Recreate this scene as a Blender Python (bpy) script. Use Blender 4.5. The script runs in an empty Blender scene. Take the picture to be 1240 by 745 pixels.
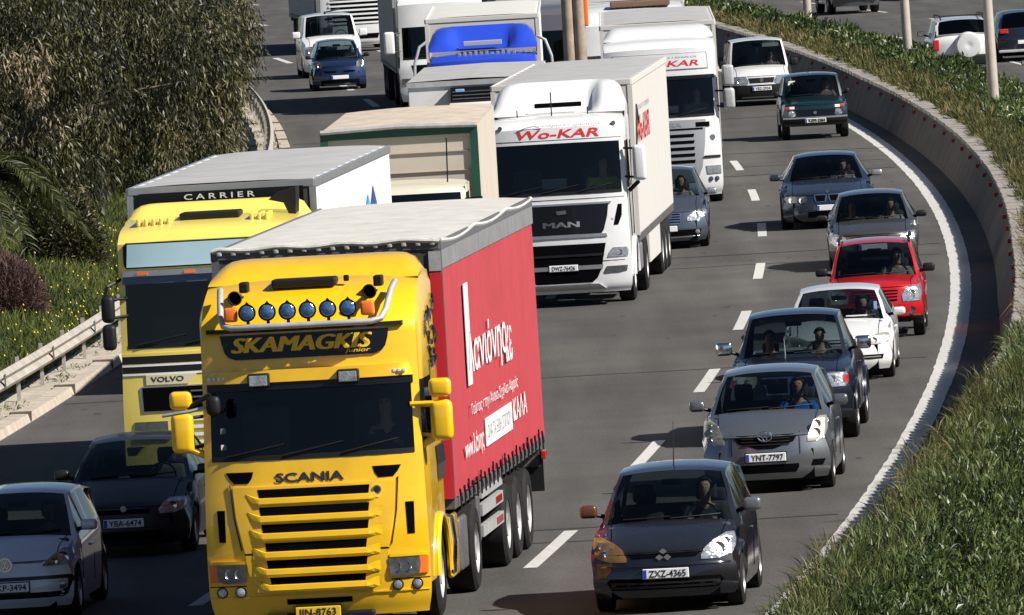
import bpy, bmesh, math, random
import numpy as np
from mathutils import Vector, Matrix
random.seed(7); RNG = np.random.default_rng(11)
SC = bpy.context.scene; COL = SC.collection; R = math.radians
# ------------------------------------------------------------------ camera, sky, sun, exposure
CAM_H, FPX = 10.0, 13950.0
cd = bpy.data.cameras.new('camera'); cam = bpy.data.objects.new('camera', cd); COL.objects.link(cam)
SC.camera = cam
cd.sensor_width = 36.0; cd.lens = FPX / 1240.0 * 36.0; cd.clip_start = 1.0; cd.clip_end = 6000.0
_P = math.atan(672.5 / FPX); _RO = math.atan(0.058)
_f = Vector((0, math.cos(_P), -math.sin(_P))); _u0 = Vector((0, math.sin(_P), math.cos(_P))); _r0 = Vector((1, 0, 0))
_r = math.cos(_RO) * _r0 - math.sin(_RO) * _u0; _u = math.sin(_RO) * _r0 + math.cos(_RO) * _u0
cam.matrix_world = Matrix(((_r.x, _u.x, -_f.x, 0), (_r.y, _u.y, -_f.y, 0), (_r.z, _u.z, -_f.z, CAM_H), (0, 0, 0, 1)))
SUN = Vector((1.05, -0.50, 1.0)).normalized()          # towards the sun: right of the road and a little in front of the traffic
w = bpy.data.worlds.new('World'); SC.world = w; w.use_nodes = True
nt = w.node_tree; sky = nt.nodes.new('ShaderNodeTexSky'); sky.sky_type = 'NISHITA'; sky.sun_disc = False
sky.sun_elevation = math.asin(SUN.z); sky.sun_rotation = math.atan2(SUN.x, SUN.y)
sky.air_density = 0.6; sky.dust_density = 0.3; sky.ozone_density = 1.0
nt.nodes['Background'].inputs[1].default_value = 0.05
nt.links.new(sky.outputs[0], nt.nodes['Background'].inputs[0])
sl = bpy.data.lights.new('sun', 'SUN'); sl.energy = 5.0; sl.angle = R(0.53); sl.color = (1.0, 0.955, 0.89)
so = bpy.data.objects.new('sun', sl); COL.objects.link(so)
so.rotation_euler = SUN.to_track_quat('Z', 'Y').to_euler()
vs = SC.view_settings; vs.view_transform = 'Standard'; vs.look = 'None'; vs.exposure = 0.66; vs.gamma = 1.0; vs.use_curve_mapping = False

# ------------------------------------------------------------------ road geometry: lateral offset u from a gently curving line
def C(Y):
    t = Y - 200.0
    return .0455 * t - 3.69e-4 * t * t + 1.2e-7 * t ** 3
def dC(Y):
    t = Y - 200.0
    return .0455 - 7.38e-4 * t + 3.6e-7 * t * t

# ------------------------------------------------------------------ materials
def mat(name, col, rough=.6, metal=0., coat=0., spec=.5, var=0., vscale=3., bump=0., bscale=40., trans=0., emit=None, inner=None):
    m = bpy.data.materials.new(name); m.use_nodes = True; n = m.node_tree; b = n.nodes['Principled BSDF']
    b.inputs['Base Color'].default_value = (*col, 1); b.inputs['Roughness'].default_value = rough; b.inputs['Metallic'].default_value = metal
    b.inputs['Coat Weight'].default_value = coat; b.inputs['Coat Roughness'].default_value = .06
    b.inputs['Specular IOR Level'].default_value = spec; b.inputs['Transmission Weight'].default_value = trans
    if emit: b.inputs['Emission Color'].default_value = (*emit[0], 1); b.inputs['Emission Strength'].default_value = emit[1]
    tc = n.nodes.new('ShaderNodeTexCoord')
    last = None
    if var > 0:
        no = n.nodes.new('ShaderNodeTexNoise'); no.inputs['Scale'].default_value = vscale; no.inputs['Detail'].default_value = 5.; no.inputs['Roughness'].default_value = .65
        n.links.new(tc.outputs['Object'], no.inputs['Vector'])
        mr = n.nodes.new('ShaderNodeMapRange'); mr.inputs['From Min'].default_value = .3; mr.inputs['From Max'].default_value = .7
        mr.inputs['To Min'].default_value = 1 - var; mr.inputs['To Max'].default_value = 1 + var * .6
        n.links.new(no.outputs[0], mr.inputs[0])
        mx = n.nodes.new('ShaderNodeVectorMath'); mx.operation = 'SCALE'; mx.inputs[0].default_value = col
        n.links.new(mr.outputs[0], mx.inputs['Scale']); n.links.new(mx.outputs[0], b.inputs['Base Color'])
        m2 = n.nodes.new('ShaderNodeMapRange'); m2.inputs['To Min'].default_value = min(1, rough * 1.35); m2.inputs['To Max'].default_value = rough * .75
        n.links.new(no.outputs[0], m2.inputs[0]); n.links.new(m2.outputs[0], b.inputs['Roughness'])
    if bump > 0:
        nb = n.nodes.new('ShaderNodeTexNoise'); nb.inputs['Scale'].default_value = bscale; nb.inputs['Detail'].default_value = 3.
        n.links.new(tc.outputs['Object'], nb.inputs['Vector'])
        bp = n.nodes.new('ShaderNodeBump'); bp.inputs['Strength'].default_value = bump; bp.inputs['Distance'].default_value = .02
        n.links.new(nb.outputs[0], bp.inputs['Height']); n.links.new(bp.outputs[0], b.inputs['Normal'])
    if inner:                                            # the lining on the inner side of a one-sheet body shell
        g = n.nodes.new('ShaderNodeNewGeometry'); ib = n.nodes.new('ShaderNodeBsdfDiffuse'); ib.inputs[0].default_value = (*inner, 1)
        mxs = n.nodes.new('ShaderNodeMixShader'); out = n.nodes['Material Output']
        n.links.new(g.outputs['Backfacing'], mxs.inputs[0]); n.links.new(b.outputs[0], mxs.inputs[1]); n.links.new(ib.outputs[0], mxs.inputs[2]); n.links.new(mxs.outputs[0], out.inputs[0])
    return m
def paint(name, col, metal=.0, rough=.32, coat=1., var=.07): return mat(name, col, rough, metal, coat, .5, var, 2.5, inner=(.03, .03, .032))
def glassmat(name, tint, gl=.10):
    m = bpy.data.materials.new(name); m.use_nodes = True; n = m.node_tree; out = n.nodes['Material Output']; n.nodes.remove(n.nodes['Principled BSDF'])
    t = n.nodes.new('ShaderNodeBsdfTransparent'); t.inputs[0].default_value = (*tint, 1)
    g = n.nodes.new('ShaderNodeBsdfGlossy'); g.inputs['Roughness'].default_value = .03
    f = n.nodes.new('ShaderNodeFresnel'); f.inputs[0].default_value = 1.5
    x = n.nodes.new('ShaderNodeMixShader'); n.links.new(f.outputs[0], x.inputs[0]); n.links.new(t.outputs[0], x.inputs[1]); n.links.new(g.outputs[0], x.inputs[2]); n.links.new(x.outputs[0], out.inputs[0])
    return m
M = dict(
    glass=glassmat('tinted_glass', (.36, .42, .43)), dglass=glassmat('dark_glass', (.10, .12, .13)), tglass=glassmat('truck_glass', (.55, .60, .60)),
    black=mat('black_plastic', (.010, .010, .011), .5, spec=.3, var=.2), gloss=mat('gloss_black', (.006, .006, .008), .25, spec=.3, coat=.15),
    void=mat('deep_black', (.004, .004, .005), .9, spec=.0), rubber=mat('tyre_rubber', (.018, .017, .016), .85, spec=.2, var=.3, vscale=8),
    chrome=mat('chrome', (.75, .76, .78), .15, 1.), alloy=mat('alloy_rim', (.5, .5, .51), .35, .8, var=.15), steel=mat('galvanised', (.48, .48, .47), .5, .4, var=.25, vscale=6),
    dirtym=mat('dirty_metal', (.13, .125, .12), .6, .4, var=.4, vscale=5),
    white=mat('white_plate', (.78, .79, .78), .45, var=.04), red=mat('red_lens', (.45, .02, .02), .2, coat=.5), orange=mat('orange_lens', (.85, .17, .02), .2, coat=.5),
    amber=mat('amber_lens', (.36, .20, .07), .2, .3, coat=.8, var=.3, vscale=9), lens=mat('headlamp_lens', (.50, .52, .54), .10, .6, coat=1., var=.5, vscale=14, bump=.4, bscale=35),
    lensd=mat('headlamp_dark', (.16, .17, .18), .12, .6, coat=1., var=.4, vscale=16), yelens=mat('yellowed_lens', (.40, .385, .33), .2, .3, coat=.8, var=.25, vscale=9),
    blue=mat('plate_blue', (.02, .06, .35), .4), seat=mat('seat_fabric', (.05, .05, .055), .9, var=.3), dash=mat('dashboard', (.03, .03, .032), .7),
    paper=mat('paper', (.75, .75, .7), .8), skin=mat('skin', (.50, .28, .19), .55), hair=mat('dark_hair', (.02, .014, .01), .7),
    spot=mat('blue_spot_glass', (.10, .20, .42), .08, .5, coat=1., var=.5, vscale=20, bump=.5, bscale=25), textblack=mat('black_letter', (.02, .02, .02), .5),
)

# ------------------------------------------------------------------ helpers
def link(o, parent=None):
    COL.objects.link(o)
    if parent is not None: o.parent = parent
    return o
def tag(o, label=None, cat=None, group=None, kind=None):
    for k, v in (('label', label), ('category', cat), ('group', group), ('kind', kind)):
        if v: o[k] = v
    return o
def empty(name, loc, rz=0., sc=1.):
    o = bpy.data.objects.new(name, None); o.location = loc; o.rotation_euler = (0, 0, rz); o.scale = (sc,) * 3; o.empty_display_size = .2
    return link(o)
def mesh(name, V, F, m, parent=None, smooth=False):
    me = bpy.data.meshes.new(name); me.from_pydata([tuple(v) for v in V], [], F); me.materials.append(m)
    if smooth:
        me.polygons.foreach_set('use_smooth', [True] * len(F))
        try: me.set_sharp_from_angle(angle=R(38))
        except Exception: pass
    me.update()
    return link(bpy.data.objects.new(name, me), parent)
class MB:
    def __init__(s): s.V, s.F = [], []
    def add(s, V, F):
        k = len(s.V); s.V += [tuple(v) for v in V]; s.F += [tuple(i + k for i in f) for f in F]; return s
    def box(s, x0, x1, y0, y1, z0, z1):
        return s.add([(x0, y0, z0), (x1, y0, z0), (x1, y1, z0), (x0, y1, z0), (x0, y0, z1), (x1, y0, z1), (x1, y1, z1), (x0, y1, z1)],
                     [(0, 3, 2, 1), (4, 5, 6, 7), (0, 1, 5, 4), (1, 2, 6, 5), (2, 3, 7, 6), (3, 0, 4, 7)])
    def rbox(s, x0, x1, y0, y1, z0, z1, r=.03, seg=3):
        bm = bmesh.new(); bmesh.ops.create_cube(bm, size=1.)
        for v in bm.verts: v.co = Vector(((x0 + x1) / 2 + v.co.x * (x1 - x0), (y0 + y1) / 2 + v.co.y * (y1 - y0), (z0 + z1) / 2 + v.co.z * (z1 - z0)))
        bmesh.ops.bevel(bm, geom=bm.edges[:], offset=min(r, .49 * min(x1 - x0, y1 - y0, z1 - z0)), segments=seg, affect='EDGES', profile=.5)
        s.add([v.co[:] for v in bm.verts], [[v.index for v in f.verts] for f in bm.faces]) if not bm.verts.index_update() else None
        bm.free(); return s
    def tube(s, pts, r, n=8, caps=True):
        pts = [Vector(p) for p in pts]; rs = r if isinstance(r, (list, tuple)) else [r] * len(pts); V = []; F = []
        up = Vector((0, 0, 1)); pa = None
        for i, p in enumerate(pts):
            d = (pts[min(i + 1, len(pts) - 1)] - pts[max(i - 1, 0)]).normalized()
            if pa is None: a = d.cross(up if abs(d.z) < .9 else Vector((1, 0, 0))).normalized()
            else: a = (pa - d * pa.dot(d)).normalized()
            pa = a; b = d.cross(a)
            for k in range(n):
                t = 2 * math.pi * k / n; V.append(p + (a * math.cos(t) + b * math.sin(t)) * rs[i])
        for i in range(len(pts) - 1):
            for k in range(n): F.append((i * n + k, i * n + (k + 1) % n, (i + 1) * n + (k + 1) % n, (i + 1) * n + k))
        if caps: F.append(tuple(range(n - 1, -1, -1))); F.append(tuple((len(pts) - 1) * n + k for k in range(n)))
        return s.add(V, F)
    def lathe(s, prof, cx, cy, cz, axis='x', n=28, a0=0.):
        # prof: (offset along the axis, radius)
        V = []; F = []
        for (a, r) in prof:
            for k in range(n):
                t = a0 + 2 * math.pi * k / n; c, d = r * math.cos(t), r * math.sin(t)
                V.append({'x': (cx + a, cy + c, cz + d), 'y': (cx + c, cy + a, cz + d), 'z': (cx + c, cy + d, cz + a)}[axis])
        for i in range(len(prof) - 1):
            for k in range(n): F.append((i * n + k, i * n + (k + 1) % n, (i + 1) * n + (k + 1) % n, (i + 1) * n + k))
        return s.add(V, F)
    def prism(s, poly, y0, y1):   # poly in (x,z), extruded along y
        n = len(poly); V = [(x, y0, z) for x, z in poly] + [(x, y1, z) for x, z in poly]
        F = [tuple(range(n)), tuple(range(2 * n - 1, n - 1, -1))] + [(i, i + n, (i + 1) % n + n, (i + 1) % n) for i in range(n)]
        return s.add(V, F)
    def prismx(s, poly, x0, x1):  # poly in (y,z)
        n = len(poly); V = [(x0, y, z) for y, z in poly] + [(x1, y, z) for y, z in poly]
        F = [tuple(range(n)), tuple(range(2 * n - 1, n - 1, -1))] + [(i, i + n, (i + 1) % n + n, (i + 1) % n) for i in range(n)]
        return s.add(V, F)
    def build(s, name, m, parent=None, smooth=False):
        o = mesh(name, s.V, s.F, m, parent, smooth)
        bm = bmesh.new(); bm.from_mesh(o.data); bmesh.ops.recalc_face_normals(bm, faces=bm.faces[:]); bm.to_mesh(o.data); bm.free()
        if smooth:
            try: o.data.set_sharp_from_angle(angle=R(38))
            except Exception: pass
        return o
_tc = {}
def text(name, s, cx, z0, h, m, parent, y=0., width=None, side='front', shear=0., off=.0, ext=.004, x=None, spacing=1., sk=None, d=.012):
    bold = off if 'M' in s else 0.
    if bold: off = 0.
    cu = bpy.data.curves.new(name, 'FONT'); cu.body = s; cu.size = 1.; cu.extrude = 0.; cu.shear = shear; cu.offset = off; cu.space_character = spacing; cu.resolution_u = 3
    o = bpy.data.objects.new(name, cu); COL.objects.link(o)
    dg = bpy.context.evaluated_depsgraph_get(); dg.update()
    me = bpy.data.meshes.new_from_object(o.evaluated_get(dg)); bpy.data.objects.remove(o)
    n = len(me.vertices); co = np.zeros(n * 3); me.vertices.foreach_get('co', co); co = co.reshape(-1, 3)
    if n == 0: return None
    x0, x1, y0, y1 = co[:, 0].min(), co[:, 0].max(), co[:, 1].min(), co[:, 1].max()
    wd = width or (x1 - x0) / (y1 - y0) * h
    u = (co[:, 0] - (x0 + x1) / 2) / (x1 - x0) * wd; v = (co[:, 1] - y0) / (y1 - y0) * h
    new = np.zeros_like(co)
    if side == 'front':
        new[:, 0] = cx + u; new[:, 1] = y; new[:, 2] = z0 + v
        if sk is not None: new[:, 1] = [sk.front(a_, b_) - d for a_, b_ in zip(new[:, 0], new[:, 2])]
    elif side == 'back': new[:, 0] = cx - u; new[:, 1] = y; new[:, 2] = z0 + v
    else: new[:, 0] = x; new[:, 1] = cx + u; new[:, 2] = z0 + v      # 'right': on a face that looks towards +x
    if bold:                                             # heavier letters: the same outline three times, shifted sideways, each a little further out
        Vs = []; Fs = []; sh_ = bold
        for q in (-1, 0, 1):
            k_ = len(Vs) * 1; c_ = new.copy()
            if side == 'right': c_[:, 1] += q * sh_; c_[:, 0] += q * .0015
            else: c_[:, 0] += q * sh_; c_[:, 1] -= q * .0015
            Vs += [tuple(v_) for v_ in c_]; Fs += [tuple(i_ + k_ for i_ in p_.vertices) for p_ in me.polygons]
        bpy.data.meshes.remove(me); return mesh(name, Vs, Fs, m, parent)
    me.vertices.foreach_set('co', new.ravel()); me.materials.clear(); me.materials.append(m); me.update(); me.name = name
    return link(bpy.data.objects.new(name, me), parent)

# ------------------------------------------------------------------ a body shell: a skin that runs over nose, bonnet, glass, roof and tail, and two flanks
def crom(P, n):
    P = np.array(P, float)
    if len(P) == 2: return [P[0] + (P[1] - P[0]) * k / n for k in range(n + 1)]
    Q = np.vstack([2 * P[0] - P[1], P, 2 * P[-1] - P[-2]]); out = []
    L = len(P) - 1
    for k in range(n + 1):
        t = k / n * L; i = min(int(t), L - 1); t -= i; a, b, c, d = Q[i], Q[i + 1], Q[i + 2], Q[i + 3]
        out.append(.5 * ((2 * b) + (-a + c) * t + (2 * a - 5 * b + 4 * c - d) * t * t + (-a + 3 * b - 3 * c + d) * t ** 3))
    return out
class Skin:
    def __init__(s, segs, pw=2.6):
        S = []; s.seg = []; s.start = {}; last = None
        for name, n, pts in segs:
            pts = ([last] if last is not None else []) + list(pts); q = crom(pts, n); s.start[name] = max(0, len(S) - 1) if last is not None else 0
            S += q[1:] if last is not None else q; s.seg += [name] * (n); last = pts[-1]
        s.S = np.array(S); s.pw = pw; s.order = [a[0] for a in segs]
        s.nf = s.start.get('roof', len(S) - 1)
    def pt(s, i, f):
        y, z, w, c, b = s.S[i]; a = abs(f) ** s.pw
        return (f * w, y + b * a, z - c * a)
    def front(s, x, z):
        S = s.S[:s.nf + 1]; f = np.minimum(1., abs(x) / S[:, 2]); a = f ** s.pw; Y = S[:, 0] + S[:, 4] * a; Z = S[:, 1] - S[:, 3] * a
        for i in range(len(Z) - 1):
            if Z[i] <= z <= Z[i + 1] and Z[i + 1] > Z[i]: return Y[i] + (Y[i + 1] - Y[i]) * (z - Z[i]) / (Z[i + 1] - Z[i])
        return Y[0] if z < Z[0] else Y[-1]
    def front2(s, x, z, lo, hi):
        return s.front(x, z)
FR = [-1, -.975, -.93, -.84, -.7, -.5, -.25, 0, .25, .5, .7, .84, .93, .975, 1]
def shell(sk, parent, paintm, rows, glass_y, pillars=(), glass_row=1, plan=None, ws_f=.93, name='body', arches=(), nc=64, glass='glass', ws=('wind',), rg=('rear',), sideglass=None, fz=None):
    """rows(y, Ex, Ez) -> list of (x,z) from the top edge down to the sill"""
    V = []; F = []; G = {k: [] for k in ws + rg}; N = len(FR); nS = len(sk.S)
    for i in range(nS):
        for f in FR: V.append(sk.pt(i, f))
    for i in range(nS - 1):
        g = sk.seg[i]
        for j in range(N - 1):
            q = (i * N + j, i * N + j + 1, (i + 1) * N + j + 1, (i + 1) * N + j)
            if g in G and abs(FR[j]) <= ws_f + .001 and abs(FR[j + 1]) <= ws_f + .001: G[g].append(q)
            else: F.append(q)
    def glasspart(nm, quads, m):
        idx = sorted({k for q in quads for k in q}); mp = {k: n for n, k in enumerate(idx)}
        return mesh(nm, [V[k] for k in idx], [tuple(mp[k] for k in q) for q in quads], m, parent, True)
    for g, q in G.items():
        if q: glasspart('windscreen' if g in ws else 'rear_window', q, M[glass])
    k1 = sk.start[getattr(sk, 'k1', sk.order[1])]; k2 = sk.start[sk.order[-1]]
    E = np.array([sk.pt(i, 1.) for i in range(nS)]); top = E[k1:k2 + 1]; fe = E[:k1 + 1]; te = E[k2:]
    ys = np.linspace(top[0, 1], top[-1, 1], nc)
    yy = np.maximum.accumulate(top[:, 1] + np.arange(len(top)) * 1e-7)
    o_f = np.argsort(fe[:, 2]); fe = fe[o_f]; o_t = np.argsort(te[:, 2]); te = te[o_t]
    sg = []; 
    for sd in (1, -1):
        base = len(V); R_ = None
        for j, y in enumerate(ys):
            Ex = np.interp(y, yy, top[:, 0]); Ez = np.interp(y, yy, top[:, 2])
            rw = rows(y, Ex, Ez); R_ = len(rw)
            zlast = rw[-1][1]; za = zlast
            for (yc, zc, ra) in arches:
                if abs(y - yc) < ra: za = max(za, zc + math.sqrt(ra * ra - (y - yc) ** 2))
            tf = min(1., j / 7.); tf = tf * tf * (3 - 2 * tf); tt = min(1., (nc - 1 - j) / 7.); tt = tt * tt * (3 - 2 * tt)
            for k, (x, z) in enumerate(rw):
                if k == R_ - 1: z = za
                elif za > zlast and z < za + .03 + .03 * (R_ - k): z = za + .015 * (R_ - k)
                yo = y
                if tf < 1:
                    xf = np.interp(z, fe[:, 2], fe[:, 0]); yf = np.interp(z, fe[:, 2], fe[:, 1]); x = xf + (x - xf) * tf; yo = yo + (yf - ys[0]) * (1 - tf)
                if tt < 1:
                    xf = np.interp(z, te[:, 2], te[:, 0]); yf = np.interp(z, te[:, 2], te[:, 1]); x = xf + (x - xf) * tt; yo = yo + (yf - ys[-1]) * (1 - tt)
                if k == 0: x, yo, z = Ex, y, Ez
                V.append((sd * x, yo, z))
        for j in range(nc - 1):
            for k in range(R_ - 1):
                a, b, c, d = base + j * R_ + k, base + (j + 1) * R_ + k, base + (j + 1) * R_ + k + 1, base + j * R_ + k + 1
                q = (a, d, c, b) if sd > 0 else (a, b, c, d)
                ym = (ys[j] + ys[j + 1]) / 2; hh = V[base + j * R_ + glass_row][2] - V[base + j * R_ + glass_row + 1][2]
                if k == glass_row and glass_y[0] < ym < glass_y[1] and hh > .07 and not any(p0 < ym < p1 for p0, p1 in pillars): sg.append((sd, q))
                else: F.append(q)
    for sd in (1, -1):
        q = [a[1] for a in sg if a[0] == sd]
        if q: glasspart('side_window', q, M[sideglass or glass])
    idx = sorted({k for q in F for k in q}); mp = {k: n for n, k in enumerate(idx)}
    o = mesh(name, [V[k] for k in idx], [tuple(mp[k] for k in q) for q in F], paintm, parent, False)
    bm = bmesh.new(); bm.from_mesh(o.data); bmesh.ops.remove_doubles(bm, verts=bm.verts[:], dist=.0006)
    for f in bm.faces: f.smooth = True
    bm.to_mesh(o.data); bm.free()
    # outward orientation by a vote
    me = o.data; c = Vector((0, float(ys.mean()), 1.)); s_ = sum((p.center - c).normalized().dot(p.normal) * p.area for p in me.polygons if p.center.x > .3)
    bm = bmesh.new(); bm.from_mesh(me); bmesh.ops.recalc_face_normals(bm, faces=bm.faces[:]); bm.to_mesh(me); 
    s_ = sum((p.center - c).normalized().dot(p.normal) * p.area for p in me.polygons)
    if s_ < 0:
        bmesh.ops.reverse_faces(bm, faces=bm.faces[:]); bm.to_mesh(me)
    bm.free()
    try: me.set_sharp_from_angle(angle=R(34))
    except Exception: pass
    return o
def plate(sk, rows, d, m, name, parent, n=10, depth=.05, mirror=False, smooth=True, yoff=0.):
    """a panel that follows the front of the shell: rows of (z, x_left, x_right), bottom to top or top to bottom"""
    rows = sorted(rows)
    RR = []
    for a, b in zip(rows, rows[1:]):
        k = max(1, int((b[0] - a[0]) / .05)); RR += [tuple(a[c] + (b[c] - a[c]) * t / k for c in range(3)) for t in range(k)]
    RR.append(rows[-1]); outs = []
    for sg in ((1, -1) if mirror else (1,)):
        V = []; F = []
        for (z, xa, xb) in RR:
            for k in range(n + 1):
                x = xa + (xb - xa) * k / n; V.append((sg * x, sk.front(x, z) - d + yoff, z))
        m_ = len(RR); W = n + 1; b = len(V)
        for (z, xa, xb) in RR:
            for k in range(n + 1):
                x = xa + (xb - xa) * k / n; V.append((sg * x, sk.front(x, z) + depth + yoff, z))
        for i in range(m_ - 1):
            for k in range(n): F.append((i * W + k, i * W + k + 1, (i + 1) * W + k + 1, (i + 1) * W + k))
        for k in range(n): F.append((k, b + k, b + k + 1, k + 1)); q = (m_ - 1) * W + k; F.append((q, q + 1, b + q + 1, b + q))
        for i in range(m_ - 1):
            q = i * W; F.append((q, q + W, b + q + W, b + q)); q = i * W + n; F.append((q, b + q, b + q + W, q + W))
        if sg < 0: F = [f[::-1] for f in F]
        o = mesh(name, V, F, m, parent, False)
        if smooth:
            o.data.polygons.foreach_set('use_smooth', [True] * len(F))
            try: o.data.set_sharp_from_angle(angle=R(72))
            except Exception: pass
        outs.append(o)
    return outs
def disc(sk, x, z, r, m, name, parent, d=.02, bowl=.0, n=20, depth=.06, squash=1.):
    y = sk.front(x, z); mb = MB()
    prof = [(depth, r), (-d, r), (-d - .3 * r * bowl, r * .8), (-d - .45 * r * bowl, r * .45), (-d - .5 * r * bowl, .001)]
    mb.lathe(prof, x, y, z, 'y', n)
    return mb.build(name, m, parent, True)
# ------------------------------------------------------------------ ground, roads, markings
Y0, Y1 = 60., 560.
YS_ = np.arange(Y0, Y1 + .1, 2.5)
def strip(name, ua, ub, z, m, y0=Y0, y1=Y1, step=2.5, n=1, zf=None, kind='structure', parent=None):
    ys = np.arange(y0, y1 + step * .5, step); V = []; F = []
    for y in ys:
        a = ua(y) if callable(ua) else ua; b = ub(y) if callable(ub) else ub
        for j in range(n + 1): u = a + (b - a) * j / n; V.append((C(y) + u, y, zf(u, y) if zf else z))
    for i in range(len(ys) - 1):
        for j in range(n): F.append((i * (n + 1) + j, i * (n + 1) + j + 1, (i + 1) * (n + 1) + j + 1, (i + 1) * (n + 1) + j))
    o = mesh(name, V, F, m, parent, False)
    if kind: o['kind'] = kind
    return o
def nodes(m): return m.node_tree, m.node_tree.nodes['Principled BSDF']
# asphalt: grain, blotches, lengthwise wear
asp = bpy.data.materials.new('asphalt'); asp.use_nodes = True; n, b = nodes(asp)
tc = n.nodes.new('ShaderNodeTexCoord'); mp = n.nodes.new('ShaderNodeMapping'); mp.inputs['Scale'].default_value = (1.2, .06, 1); n.links.new(tc.outputs['Object'], mp.inputs[0])
n1 = n.nodes.new('ShaderNodeTexNoise'); n1.inputs['Scale'].default_value = 1.; n1.inputs['Detail'].default_value = 6; n.links.new(mp.outputs[0], n1.inputs['Vector'])
n2 = n.nodes.new('ShaderNodeTexNoise'); n2.inputs['Scale'].default_value = 22.; n2.inputs['Detail'].default_value = 4; n2.inputs['Roughness'].default_value = .8; 
mp2 = n.nodes.new('ShaderNodeMapping'); mp2.inputs['Scale'].default_value = (1, .22, 1); n.links.new(tc.outputs['Object'], mp2.inputs[0]); n.links.new(mp2.outputs[0], n2.inputs['Vector'])
n3 = n.nodes.new('ShaderNodeTexNoise'); n3.inputs['Scale'].default_value = .35; n3.inputs['Detail'].default_value = 3; n.links.new(tc.outputs['Object'], n3.inputs['Vector'])
cr = n.nodes.new('ShaderNodeValToRGB'); cr.color_ramp.elements[0].position = .30; cr.color_ramp.elements[0].color = (.066, .063, .0585, 1); cr.color_ramp.elements[1].position = .72; cr.color_ramp.elements[1].color = (.097, .093, .087, 1)
n.links.new(n1.outputs[0], cr.inputs[0])
m1 = n.nodes.new('ShaderNodeMapRange'); m1.inputs['From Min'].default_value = .30; m1.inputs['From Max'].default_value = .70; m1.inputs['To Min'].default_value = .80; m1.inputs['To Max'].default_value = 1.22; n.links.new(n2.outputs[0], m1.inputs[0])
m3 = n.nodes.new('ShaderNodeMapRange'); m3.inputs['From Min'].default_value = .35; m3.inputs['From Max'].default_value = .65; m3.inputs['To Min'].default_value = .90; m3.inputs['To Max'].default_value = 1.08; n.links.new(n3.outputs[0], m3.inputs[0])
v1 = n.nodes.new('ShaderNodeVectorMath'); v1.operation = 'SCALE'; n.links.new(cr.outputs[0], v1.inputs[0]); n.links.new(m1.outputs[0], v1.inputs['Scale'])
v2 = n.nodes.new('ShaderNodeVectorMath'); v2.operation = 'SCALE'; n.links.new(v1.outputs[0], v2.inputs[0]); n.links.new(m3.outputs[0], v2.inputs['Scale']); n.links.new(v2.outputs[0], b.inputs['Base Color'])
ua = n.nodes.new('ShaderNodeAttribute'); ua.attribute_name = 'lateral'
def mth(op, a, b_=None, c_=None):
    q = n.nodes.new('ShaderNodeMath'); q.operation = op
    for k_, v_ in enumerate((a, b_, c_)):
        if v_ is None: continue
        if isinstance(v_, (int, float)): q.inputs[k_].default_value = v_
        else: n.links.new(v_, q.inputs[k_])
    return q.outputs[0]
fr = mth('FRACT', mth('DIVIDE', mth('ADD', ua.outputs['Fac'], 7.06), 3.7))
wv = mth('COSINE', mth('MULTIPLY', fr, 4 * math.pi))                  # two wheel tracks in every lane
oil = mth('POWER', mth('SINE', mth('MULTIPLY', fr, math.pi)), 8.)     # drip line in the middle of the lane
tr_ = mth('SUBTRACT', mth('ADD', 1.0, mth('MULTIPLY', wv, mth('MULTIPLY', n1.outputs[0], .14))), mth('MULTIPLY', oil, mth('MULTIPLY', n3.outputs[0], .22)))
vo = n.nodes.new('ShaderNodeTexVoronoi'); vo.inputs['Scale'].default_value = .9; mp4 = n.nodes.new('ShaderNodeMapping'); mp4.inputs['Scale'].default_value = (1.2, .25, 1); n.links.new(tc.outputs['Object'], mp4.inputs[0]); n.links.new(mp4.outputs[0], vo.inputs['Vector'])
spot = mth('SUBTRACT', 1.0, mth('MULTIPLY', mth('LESS_THAN', vo.outputs['Distance'], .07), .35))
v3 = n.nodes.new('ShaderNodeVectorMath'); v3.operation = 'SCALE'; n.links.new(v2.outputs[0], v3.inputs[0]); n.links.new(mth('MULTIPLY', tr_, spot), v3.inputs['Scale']); n.links.new(v3.outputs[0], b.inputs['Base Color'])
b.inputs['Roughness'].default_value = .9; b.inputs['Specular IOR Level'].default_value = .12
bp = n.nodes.new('ShaderNodeBump'); bp.inputs['Strength'].default_value = .25; bp.inputs['Distance'].default_value = .01; n.links.new(n2.outputs[0], bp.inputs['Height']); n.links.new(bp.outputs[0], b.inputs['Normal'])
soil = mat('dry_soil', (.16, .13, .085), .95, var=.4, vscale=1.2, bump=.6, bscale=8)
verge = mat('verge_earth', (.060, .075, .022), .95, var=.5, vscale=1.5, bump=.8, bscale=12)
conc = mat('concrete_pale', (.40, .35, .28), .85, var=.25, vscale=4, bump=.4, bscale=18)
wallm = mat('concrete_wall', (.100, .081, .068), .85, var=.28, vscale=1.1, bump=.3, bscale=9)
copm = mat('coping_stone', (.29, .265, .235), .85, var=.35, vscale=5, bump=.4, bscale=20)
wht = mat('road_paint_white', (.50, .49, .465), .7, var=.28, vscale=9, bump=.15, bscale=40)
g = mesh('ground', [(-900, -50, -.03), (900, -50, -.03), (900, 2500, -.03), (-900, 2500, -.03)], [(0, 1, 2, 3)], mat('far_ground', (.13, .12, .075), .95, var=.3, vscale=.08)); g['kind'] = 'structure'
o = strip('road', -6.5, 9.9, 0., asp, n=6)
def lateral(o, ua_, ub_, n_):
    at = o.data.attributes.new('lateral', 'FLOAT', 'POINT'); N_ = len(o.data.vertices); at.data.foreach_set('value', np.tile(np.linspace(ua_, ub_, n_ + 1), N_ // (n_ + 1)).astype(np.float32))
lateral(o, -6.5, 9.9, 6)
o = strip('opposite_road', 11.9, 26., 0., asp, n=6); lateral(o, 11.9, 26., 6)
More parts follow.
